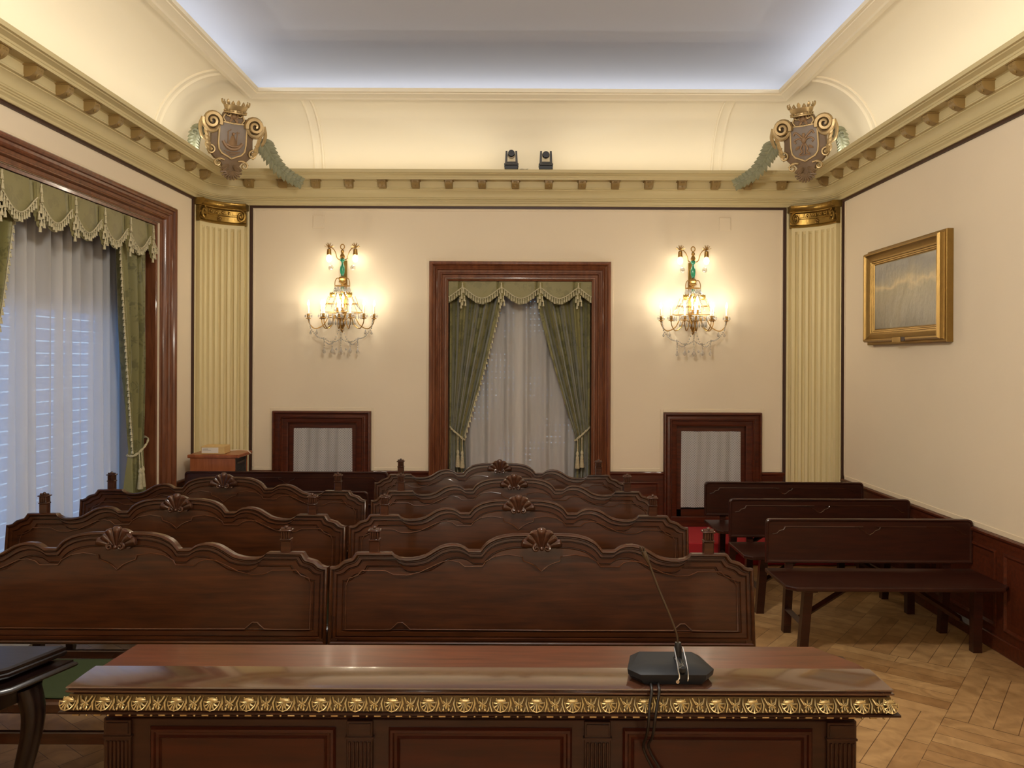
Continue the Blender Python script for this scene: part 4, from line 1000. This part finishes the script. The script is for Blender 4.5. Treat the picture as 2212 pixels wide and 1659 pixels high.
for (x, y, dx, dy) in ((-1.80, 2.90, 1, 0), (-2.36, 2.92, -1, 0), (-2.02, 2.68, 0, -1), (-2.36, 2.68, -1, -1)):
    b = MB(tl); pth = smoothpath([(x, y, .64), (x + .020 * dx, y + .02 * dy, .56), (x + .012 * dx, y + .012 * dy, .46), (x - .02 * dx, y - .02 * dy, .32), (x - .045 * dx, y - .03 * dy, .18), (x - .045 * dx, y - .03 * dy, .08), (x - .02 * dx, y - .01 * dy, 0.02)], 5)
    nn = len(pth); b.tube(pth, [.046 - .026 * min(1, i / nn * 1.2) + (.012 * max(0, i / nn - .85) / .15) for i in range(nn)], 14)
    b.build('leg', 'black', tb, 40)

# ------------------------------------------------------------------ rack cabinet with box
cb = empty('rack_cabinet', (-2.775, 7.36, PLAT), label='reddish wood rack cabinet in the left corner with open side', cat='cabinet')
def cl(x, y, z): return (x + 2.775, y - 7.36, z - PLAT)
b = MB(cl); b.box(-2.985, -2.575, 7.18, 7.195, PLAT, .955, .002); b.box(-2.985, -2.97, 7.195, 7.50, PLAT, .955, .002); b.box(-2.97, -2.575, 7.50, 7.515, PLAT, .955, .002)
b.box(-2.97, -2.575, 7.195, 7.50, PLAT, PLAT + .03); b.build('body', 'cabinet', cb, 30)
b = MB(cl); b.box(-3.005, -2.535, 7.165, 7.535, .955, .985, .005); b.build('top', 'cabinet', cb, 30)
b = MB(cl)
for y in (7.215, 7.48): 
    b.box(-2.588, -2.578, y - .008, y + .008, PLAT + .03, .95)
b.build('rack_rail', 'darkp', cb, 30)
rk = empty('rack_amplifier', (-2.765, 7.35, .745), label='black audio unit inside the open side of the rack cabinet', cat='amplifier')
b = MB(); b.box(-.17, .178, -.115, .115, 0, .20, .004); b.build('case', 'blackp', rk, 30)
b = MB()
for k in range(7): b.box(.178, .190, -.09 + k * .026, -.076 + k * .026, .145, .165, .003)
b.build('button_row', 'steel', rk, 30)
b = MB()
for k in range(10): b.box(.178, .183, -.10, .10, .02 + k * .010, .024 + k * .010)
b.build('vent_grille', 'darkp', rk, 0)
rk2 = rk.copy(); COL.objects.link(rk2); rk2.location = (-2.765, 7.35, .50); rk2['label'] = 'black audio unit low in the rack cabinet, under the upper unit'
for c in kids(rk):
    d = c.copy(); COL.objects.link(d); d.parent = rk2
bx = empty('cardboard_box', (-2.765, 7.30, .986), label='small tan cardboard box with white label on the rack cabinet', cat='box')
bx.rotation_euler = (0, 0, radians(4))
b = MB(); b.box(-.135, .075, -.09, .09, 0, .072, .003); b.build('carton', 'card', bx, 30)
b = MB(); b.box(-.128, .02, -.0925, -.090, .010, .060); b.build('label', 'paper', bx, 0)
b = MB(); b.box(-.118, -.07, -.0932, -.0924, .045, .049); b.box(-.118, -.045, -.0932, -.0924, .036, .038); b.build('label_print', 'ink', bx, 0)
b = MB(); P = smoothpath([(0, 0, 0), (.07, .03, .0), (.13, .0, .004), (.17, -.03, .006), (.205, -.045, .004), (.235, -.05, -.02)], 6); b.tube(P, .0042, 6)
tag(b.build('white_cable', 'whitep', None, 60, loc=(-2.735, 7.43, .9955)), 'white cable running off the rack cabinet top', 'cable')

# ------------------------------------------------------------------ cameras on the cornice
def cam_unit(xx, lab, tilt):
    r = empty('ptz_camera', (xx, 7.68, 3.709), label=lab, cat='camera', group='black dome cameras on the cornice')
    b = MB(); b.box(-.066, .066, -.05, .06, 0, .040, .004); b.build('foot', 'blackp', r, 30)
    b = MB(); b.box(-.070, .070, -.055, .065, .040, .062, .006); b.box(-.045, .045, -.045, .045, .062, .078, .004); b.build('turntable', 'darkp', r, 30)
    for e in (-1, 1):
        b = MB(); b.prism([(e * .062, .062), (e * .040, .062), (e * .038, .185), (e * .056, .185)], -.03, .035); b.build('yoke_arm', 'darkp', r, 30)
    b = MB(); c = (0, 0, .152); b.sphere(c, .037, 16, 10); b.build('head', 'whitep', r, 60)
    b = MB(); b.lathe([(.030, -.055 + .0), (.033, -.05), (.034, -.02), (.034, .0)], (tilt[0], 0, .152 + tilt[1]), 18, 'Y'); b.build('lens', 'lens', r, 40)
    return r
cam_unit(-.068, 'left one of the two black cameras on the cornice ledge', (0, .006))
cam_unit(.268, 'right one of the two black cameras on the cornice ledge', (0, -.006))
b = MB(); b.tube(smoothpath([(0, 0, .004), (.03, .01, .012), (.06, -.01, .004), (.09, -.03, .003)], 5), .0025, 6)
tag(b.build('camera_cable', 'rubber', None, 50, loc=(.005, 7.67, 3.712)), 'thin dark cable beside the left camera on the cornice', 'cable')

# ------------------------------------------------------------------ painting
pr_ = empty('painting', (W - .07, 6.235, 2.405), label='gilt framed dark landscape painting on the right wall', cat='painting')
def pl2(s, o, z): return (.07 - o, s - 6.235, z - 2.405)
s0, s1, z0, z1 = 5.60, 6.87, 2.00, 2.81
FP = [(0, .0), (0, .045), (.006, .050), (.020, .052), (.024, .062), (.024, .085), (.034, .100), (.046, .100), (.052, .088), (.060, .080), (.085, .066), (.098, .066), (.102, .058), (.112, .056), (.116, .050), (.124, .048), (.128, .042), (.134, .042)]
b = MB(pl2); b.loft([[(s0 + d, o, z0 + d), (s1 - d, o, z0 + d), (s1 - d, o, z1 - d), (s0 + d, o, z1 - d)] for d, o in FP]); b.build('frame', 'giltframe', pr_, 25)
b = MB(pl2); d = .132; b.box(s0 + d, s1 - d, .030, .042, z0 + d, z1 - d); b.build('canvas', 'canvas', pr_, 0)
b = MB(pl2); b.box(6.16, 6.30, .100, .104, 2.012, 2.052); b.build('name_plate', 'giltframe', pr_, 0)
b = MB(pl2); b.box(6.10, 6.16, .098, .101, 2.02, 2.05); b.build('plate_gap', 'darkline', pr_, 0)

# ------------------------------------------------------------------ wall lamps
def sconce():
    r = empty('wall_chandelier', (0, 0, 0))
    # local: x right, -y towards viewer, z up; origin on the wall at the candle ring height
    b = MB(); b.lathe([(.004, .55), (.014, .545), (.018, .53), (.012, .515), (.020, .50), (.026, .485), (.018, .47)], (0, -.09, 0), 12)
    b.lathe([(.020, .305), (.034, .300), (.038, .285), (.030, .27), (.036, .262), (.036, .255), (.024, .248), (.012, .24), (.008, .20), (.016, .19), (.020, .17), (.010, .15), (.008, -.06), (.03, -.08), (.04, -.11), (.028, -.14), (.014, -.16), (.018, -.175), (.004, -.20)], (0, -.09, 0), 12)
    b.tube([(0, 0, .40), (0, -.085, .40)], .008, 6); b.tube([(0, -.0, .0), (0, -.085, .0)], .008, 6); b.box(-.03, .03, -.008, 0, -.06, .46, .004)
    b.tube([(.0 + .020 * cos(a * pi / 6), -.09, .575 + .022 * sin(a * pi / 6)) for a in range(13)], .005, 6)
    b.build('stem', 'brass', r, 40)
    b = MB(); b.lathe([(.018, .47), (.026, .462), (.026, .450), (.014, .440), (.010, .430), (.014, .420), (.022, .40), (.026, .37), (.022, .34), (.014, .318), (.018, .310)], (0, -.09, 0), 14); b.build('enamel_baluster', 'malachite', r, 50)
    b = MB(); b.lathe([(.010, .215), (.017, .20), (.019, .18), (.012, .155), (.010, .14)], (0, -.09, 0), 12); b.build('enamel_bead', 'malachite', r, 50)
    # upper arms with down-turned bulbs under starbursts
    for e in (-1, 1):
        a = MB(); P = smoothpath([(e * .01, -.09, .455), (e * .05, -.095, .47), (e * .07, -.10, .53), (e * .105, -.10, .565), (e * .128, -.10, .55)], 6); a.tube(P, .0045, 6)
        c = (e * .130, -.10)
        a.lathe([(.006, .56), (.020, .55), (.022, .52), (.024, .505), (.020, .50)], (c[0], c[1], 0), 12)
        for k in range(16):
            t = 2 * pi * k / 16; el = .2 + .9 * (k % 3) / 2
            a.tube([(c[0], c[1], .565), (c[0] + .048 * cos(t) * cos(el), c[1] + .048 * sin(t) * cos(el), .57 + .045 * sin(el))], [.0035, .0015], 4)
        arm = a.build('upper_arm', 'brass', r, 40)
        a = MB(); a.sphere((c[0], c[1], .468), .027, 12, 8, (1, 1, 1.25)); a.build('bulb', 'bulb', arm, 60)
        a = MB(); a.tube([(c[0] + .02 * -e, c[1] - .01, .43), (c[0] + .02 * -e, c[1] - .01, .41)], .002, 4); a.sphere((c[0] + .02 * -e, c[1] - .01, .385), .026, 8, 6); a.build('crystal_ball', 'crystal', arm, 0)
    # hoop and frill
    b = MB()
    for e in (-1, 1): b.tube(smoothpath([(e * .02, -.09, .29), (e * .055, -.09, .29), (e * .072, -.09, .26), (e * .074, -.09, .215)], 6), .004, 6)
    b.tube([(.075 * cos(t * pi / 12), -.09 + .05 * sin(t * pi / 12), .222) for t in range(25)], .004, 5)
    b.build('hoop', 'brass', r, 50)
    # middle ring
    b = MB()
    for rad, z in ((.205, -.02), (.16, .06), (.13, -.065)):
        b.tube([(rad * cos(t * pi / 20), -.11 + rad * .5 * sin(t * pi / 20), z) for t in range(41)], .0035, 5)
    for k in range(6):
        t = pi + k * pi / 5; b.tube([(.205 * cos(t), -.11 + .10 * sin(t), -.02), (.16 * cos(t), -.11 + .08 * sin(t), .06), (.13 * cos(t), -.11 + .065 * sin(t), .13)], .003, 5)
    b.build('ring_frame', 'brass', r, 50)
    # candle arms
    ang = [(-178, .325), (-158, .20), (-128, .24), (-90, .15), (-60, .22), (-32, .28), (-4, .325), (-110, .08), (-70, .06)]
    for i, (deg, rad) in enumerate(ang):
        t = radians(deg); cx, cy = rad * cos(t), -.12 + rad * .55 * sin(t)
        inner_ = i >= 7
        zb = -.075 if not inner_ else -.02
        a = MB()
        mx = .45
        a.tube(smoothpath([(.015 * cos(t), -.09, -.10), (cx * .35, -.09 + (cy + .09) * .35, -.045), (cx * .55, -.09 + (cy + .09) * .55, -.13), (cx * .80, -.09 + (cy + .09) * .8, -.165), (cx * .97, cy, -.12), (cx, cy, zb)], 6), .0048, 6)
        a.lathe([(.003, zb - .015), (.010, zb - .004), (.026, zb), (.026, zb + .003), (.012, zb + .008), (.014, zb + .012), (.014, zb + .040), (.010, zb + .042)], (cx, cy, 0), 12)
        arm = a.build('candle_arm', 'brass', r, 40)
        a = MB(); a.lathe([(.034, zb + .044), (.036, zb + .047), (.012, zb + .046)], (cx, cy, 0), 12)
        for k in range(6): q = 2 * pi * k / 6; a.sphere((cx + .034 * cos(q), cy + .034 * sin(q), zb + .022), .008, 5, 4, (.6, .6, 1.8))
        a.build('drip_pan', 'crystal', arm, 30)
        a = MB(); a.lathe([(.0085, zb + .040), (.0085, zb + .108), (.006, zb + .112)], (cx, cy, 0), 10); a.build('candle', 'candle', arm, 40)
        a = MB(); a.lathe([(.004, zb + .112), (.011, zb + .122), (.013, zb + .134), (.008, zb + .150), (.0015, zb + .166)], (cx, cy, 0), 10); a.build('bulb', 'bulb', arm, 60)
    # crystals
    def drop(b, x, y, z, L, w): b.lathe([(.0015, z), (w * .5, z - L * .35), (w, z - L * .65), (w * .7, z - L * .9), (.002, z - L)], (x, y, 0), 7)
    for (x, z, L, w) in ((-.165, -.33, .06, .018), (-.085, -.325, .065, .022), (.0, -.33, .07, .024), (.09, -.325, .065, .02), (.165, -.335, .06, .018), (-.045, -.335, .025, .012), (.05, -.335, .025, .012), (-.30, -.18, .04, .012), (.30, -.18, .04, .012), (-.24, -.17, .05, .014), (.24, -.17, .05, .014)):
        b = MB(); drop(b, x, -.14, z, L, w); b.build('crystal_drop', 'crystal', r, 0)
    for k in range(14):
        t = pi + pi * k / 13
        for q in ((.20 * cos(t), -.11 + .10 * sin(t), -.03, .05, .011), (.075 * cos(t), -.09 + .05 * sin(t), .215, .05, .010), (.13 * cos(t), -.11 + .065 * sin(t), -.075, .06, .010)):
            b = MB(); drop(b, *q); b.build('crystal_drop', 'crystal', r, 0)
    for x0_, z0_, x1_, z1_, sag in ((-.30, -.16, -.17, -.25, .03), (.30, -.16, .17, -.25, .03), (-.17, -.26, -.02, -.18, .08), (.17, -.26, .02, -.18, .08), (-.15, -.26, .0, -.25, .03), (0, -.25, .15, -.26, .03), (0, -.2, 0.0, -.33, 0), (-.165, -.26, -.165, -.33, 0), (.165, -.26, .165, -.33, 0), (-.085, -.28, -.085, -.325, 0), (.09, -.28, .09, -.325, 0), (-.06, .20, -.20, .0, .02), (.06, .20, .20, .0, .02), (-.03, .2, -.1, .02, .01), (.03, .2, .1, .02, .01), (-.32, -.06, -.3, -.16, 0), (.32, -.06, .3, -.16, 0)):
        b = MB(); n = max(3, int(sqrt((x1_ - x0_) ** 2 + (z1_ - z0_) ** 2) / .014))
        for k in range(n + 1):
            q = k / n; b.sphere((x0_ + (x1_ - x0_) * q, -.14, z0_ + (z1_ - z0_) * q - sag * 4 * q * (1 - q)), .0075, 6, 4)
        b.build('crystal_garland', 'crystal', r, 0)
    b = MB()
    for e, x, z in ((-1, -.085, .115), (1, .085, .115), (1, .0, .10)):
        for k in range(3): b.leaf((x, -.15, z), (e * .5 * (k - 1), 0, 1), .05, .03)
    b.build('gilt_leaf', 'gilt', r, 40)
    return r
sc1 = sconce(); sc1.location = (-1.742, D, 2.345); sc1.scale = (1, 1, 1.1)
tag(sc1, 'lit crystal and brass wall lamp left of the far window', 'wall lamp', 'crystal wall lamps')
sc2 = copy_tree(sc1); sc2.location = (1.738, D, 2.335); sc2.scale = (-1, 1, 1.1)
tag(sc2, 'lit crystal and brass wall lamp right of the far window', 'wall lamp', 'crystal wall lamps')
LAMPC = (1.0, .91, .74)
for cx_ in (-1.742, 1.738):
    point('lamp_glow', (cx_ - .13, D - .10, 2.86), 1.3, LAMPC, .025); point('lamp_glow', (cx_ + .13, D - .10, 2.86), 1.3, LAMPC, .025)
    for dx, dy, pw in ((-.31, .16, .8), (.31, .16, .8), (-.14, .27, 2.2), (.12, .27, 2.2), (0, .25, 3.6)): point('lamp_glow', (cx_ + dx, D - dy, 2.43), pw, LAMPC, .03)

# ------------------------------------------------------------------ coats of arms
def arms(kind):
    r = empty('coat_of_arms', (0, 0, 0))
    def sym(P): return P + [(-x, z) for x, z in reversed(P)]
    # cartouche plate
    out = [(0, .235), (.05, .235), (.085, .215), (.10, .175), (.14, .185), (.20, .19), (.235, .15), (.23, .10), (.20, .06), (.185, .0), (.19, -.08), (.175, -.16), (.14, -.20), (.11, -.20), (.085, -.235), (.06, -.30), (0, -.33)]
    b = MB(); p = sym(out); b.loft([[(x * q, y, z * q) for x, z in p] for q, y in ((1, .03), (1, .0), (.97, -.018), (.90, -.022))], True, True, True); b.build('cartouche', 'stone', r, 35)
    sh = [(0, .125), (.105, .13), (.118, .12), (.120, -.05), (.112, -.11), (.085, -.145), (.04, -.165), (0, -.185)]
    b = MB(); p = sym(sh); b.tube([(x, -.026, z) for x, z in p] + [(p[0][0], -.026, p[0][1])], .011, 6); b.build('shield_rim', 'stonegold', r, 50)
    b = MB(); b.loft([[(x * q, y, z * q) for x, z in p] for q, y in ((1, -.018), (.96, -.032), (.8, -.038))], True, True, True); shd = b.build('shield', 'shield', r, 40)
    b = MB()
    if kind == 'boat':
        b.tube(smoothpath([(-.085, -.042, -.035), (-.05, -.046, -.085), (0, -.048, -.10), (.05, -.046, -.085), (.085, -.042, -.04)], 5), .014, 6)
        b.tube(smoothpath([(-.07, -.042, -.055), (0, -.052, -.078), (.07, -.042, -.06)], 5), .008, 6)
        b.loft([[(x_, y_, z_) for x_, y_ in ((-w, -.040), (0, -.062), (w, -.040))] for w, z_ in ((.038, -.07), (.030, -.03), (.016, .01), (.010, .02))], closed=False)
        b.sphere((0, -.050, .034), .014, 8, 6); b.tube([(.035, -.045, -.06), (.035, -.045, .06)], .004, 5); b.tube([(.02, -.045, .045), (.055, -.045, .05)], .004, 5)
        b.tube([(-.04, -.042, -.05), (-.045, -.042, .05), (-.02, -.042, .07)], .005, 5)
        for k in range(3): b.tube(smoothpath([(-.07 + .02 * k, -.041, -.12 - .014 * k), (0, -.044, -.128 - .014 * k), (.07 - .02 * k, -.041, -.12 - .014 * k)], 4), .004, 5)
    else:
        b.sphere((0, -.048, .045), .015, 8, 6, (1, .8, 1.3)); b.sphere((0, -.050, .0), .022, 8, 6, (1, .8, 1.5))
        for e in (-1, 1):
            b.tube(smoothpath([(e * .012, -.046, .02), (e * .05, -.044, .06), (e * .075, -.044, .075), (e * .09, -.044, .05)], 4), [.009] * 13, 6)
            b.tube(smoothpath([(e * .012, -.046, .0), (e * .05, -.044, .02), (e * .085, -.044, .0), (e * .07, -.044, -.02)], 4), [.008] * 13, 6)
            b.tube(smoothpath([(e * .008, -.046, -.03), (e * .03, -.046, -.07), (e * .02, -.046, -.10), (e * .045, -.044, -.12)], 4), .008, 6)
            b.leaf((e * .04, -.045, -.05), (e * .6, 0, -.4), .05, .025)
        b.tube([(0, -.046, -.03), (0, -.046, -.12)], .007, 6); b.tube([(-.05, -.044, -.13), (.05, -.044, -.13)], .005, 5)
    b.build('relief', 'relief', shd, 50)
    # big scrolls
    for e in (-1, 1):
        b = MB()
        a0 = radians(-60) if e > 0 else radians(240)
        b.spiral(e * .185, .125, .075, 1.75, radians(200 if e > 0 else -20), -e, -.040, .026, 1.3)
        b.tube(smoothpath([(e * .115, -.03, .12), (e * .15, -.04, .05), (e * .21, -.045, .04), (e * .255, -.045, .09), (e * .262, -.04, .14)], 6), [.010 + .012 * min(1, k / 10) for k in range(25)], 7)
        b.tube(smoothpath([(e * .262, -.04, .14), (e * .285, -.04, .06), (e * .265, -.035, -.02), (e * .215, -.03, -.06), (e * .20, -.03, -.11)], 6), [.020 - .008 * k / 24 for k in range(25)], 7)
        for k in range(5): b.leaf((e * (.26 - .012 * k), -.045, .09 - .045 * k), (-e * .45, -.1, -.8), .085 - .006 * k, .034)
        b.build('upper_volute', 'stonegold', r, 50)
        b = MB()
        b.spiral(e * .185, -.125, .040, 1.5, radians(90), e, -.035, .011, 1.3)
        b.tube(smoothpath([(e * .205, -.03, -.04), (e * .225, -.03, -.09), (e * .185, -.03, -.165)], 6), .011, 6)
        b.spiral(e * .115, -.235, .036, 1.4, radians(120 if e > 0 else 60), -e, -.03, .010, 1.3)
        b.tube(smoothpath([(e * .06, -.03, -.20), (e * .11, -.03, -.195), (e * .15, -.03, -.23)], 5), .010, 6)
        b.build('lower_volute', 'stonegold', r, 50)
        b = MB(); b.spiral(e * .045, .205, .03, 1.3, radians(90), -e, -.03, .009, 1.2); b.tube(smoothpath([(e * .075, -.03, .20), (e * .09, -.03, .165), (e * .07, -.03, .135)], 4), .008, 6); b.build('crest_scroll', 'stonegold', r, 50)
    b = MB(); b.sphere((0, -.03, .185), .026, 8, 6); b.sphere((0, -.05, .175), .010, 6, 4)
    for e in (-1, 1): b.leaf((e * .01, -.035, .17), (e * .7, 0, .6), .05, .026); b.leaf((e * .01, -.035, .17), (e * .5, 0, -.7), .05, .022)
    b.build('mask', 'relief', r, 50)
    # crown
    b = MB(); n = 16
    def cr_(rad, z, a): return (rad * 1.1 * cos(a), -.065 + rad * .9 * sin(a), z * .9 - .012)
    b.loft([[cr_(rd, z, 2 * pi * k / n) for k in range(n)] for rd, z in ((.078, .25), (.082, .26), (.080, .275), (.085, .28), (.098, .325))], True)
    b.loft([[cr_(rd, z, 2 * pi * k / n) for k in range(n)] for rd, z in ((.093, .325), (.076, .28), (.072, .25))], True)
    for k in range(8):
        a = 2 * pi * k / 8; p0 = cr_(.096, .32, a); b.leaf(p0, (cos(a) * .35, sin(a) * .3, 1), .05, .034, (cos(a), sin(a), 0)); a2 = a + pi / 8; b.sphere(cr_(.100, .338, a2), .010, 6, 4); b.sphere(cr_(.087, .268, a2), .008, 6, 4); b.sphere(cr_(.087, .268, a), .008, 6, 4)
    b.tube([cr_(.084, .252, 2 * pi * k / 24) for k in range(25)], .008, 6)
    b.build('crown', 'stonegold', r, 45)
    # garlands of leaves, one long and one hanging
    for e, path in ((1, [(.25, -.02, .02), (.30, -.02, -.04), (.37, -.01, -.13), (.46, 0, -.22), (.56, .01, -.275), (.65, .02, -.31)]), (-1, [(-.26, -.02, .06), (-.30, 0, 0), (-.315, .02, -.07), (-.31, .04, -.14), (-.29, .05, -.20)])):
        b = MB(); P = smoothpath(path, 5); b.tube(P, [.011 * (1 - .6 * i / len(P)) for i in range(len(P))], 6)
        nn = len(P)
        for i in range(0, nn - 1, 2):
            p = Vector(P[i]); d = (Vector(P[i + 1]) - p).normalized(); w = Vector((-d.z, 0, d.x))
            for sd in (-1, 0, 1):
                b.leaf(p, d + w * sd * 1.0 + Vector((0, -.25 * (i % 2), 0)), (.125 if e > 0 else .09) * (1 - .4 * i / nn) * (1 if sd else .8), .046, (0, -1, 0), .2)
        b.spiral(e * .325, .0, .035, 1.2, radians(200 if e > 0 else -20), -e, -.03, .010)
        b.build('leaf_garland', 'leaf', r, 40)
    # shell at the foot
    b = MB()
    for k in range(9):
        a = radians(200 + 140 * k / 8); b.tube([(.02 * cos(a), -.035, -.285 + .02 * sin(a)), (.05 * cos(a), -.055, -.285 + .05 * sin(a)), (.10 * cos(a), -.05, -.275 + .10 * sin(a))], [.007, .013, .009], 6)
    for e in (-1, 1):
        for k in range(3): b.leaf((e * .02, -.04, -.24), (e * (.4 + .3 * k), -.1, -.5), .09, .035)
    b.build('foot_shell', 'stone', r, 45)
    for o in kids(r): pass
    return r
def place_arms(kind, sx, label):
    r = arms(kind); r.location = (sx * 2.600, 7.14, 3.865)
    r.rotation_mode = 'XYZ'
    m = Matrix.Translation(r.location) @ Matrix.Rotation(radians(sx * -34), 4, 'Z') @ Matrix.Rotation(radians(14), 4, 'X') @ Matrix.Scale(-sx if 0 else (1 if sx < 0 else -1), 4, (1, 0, 0))
    r.matrix_world = m
    tag(r, label, 'coat of arms', 'carved corner coats of arms')
    return r
a1 = place_arms('boat', -1, 'carved coat of arms with a boat on its shield in the left corner')
a2 = place_arms('figure', 1, 'carved coat of arms with a standing figure on its shield in the right corner')
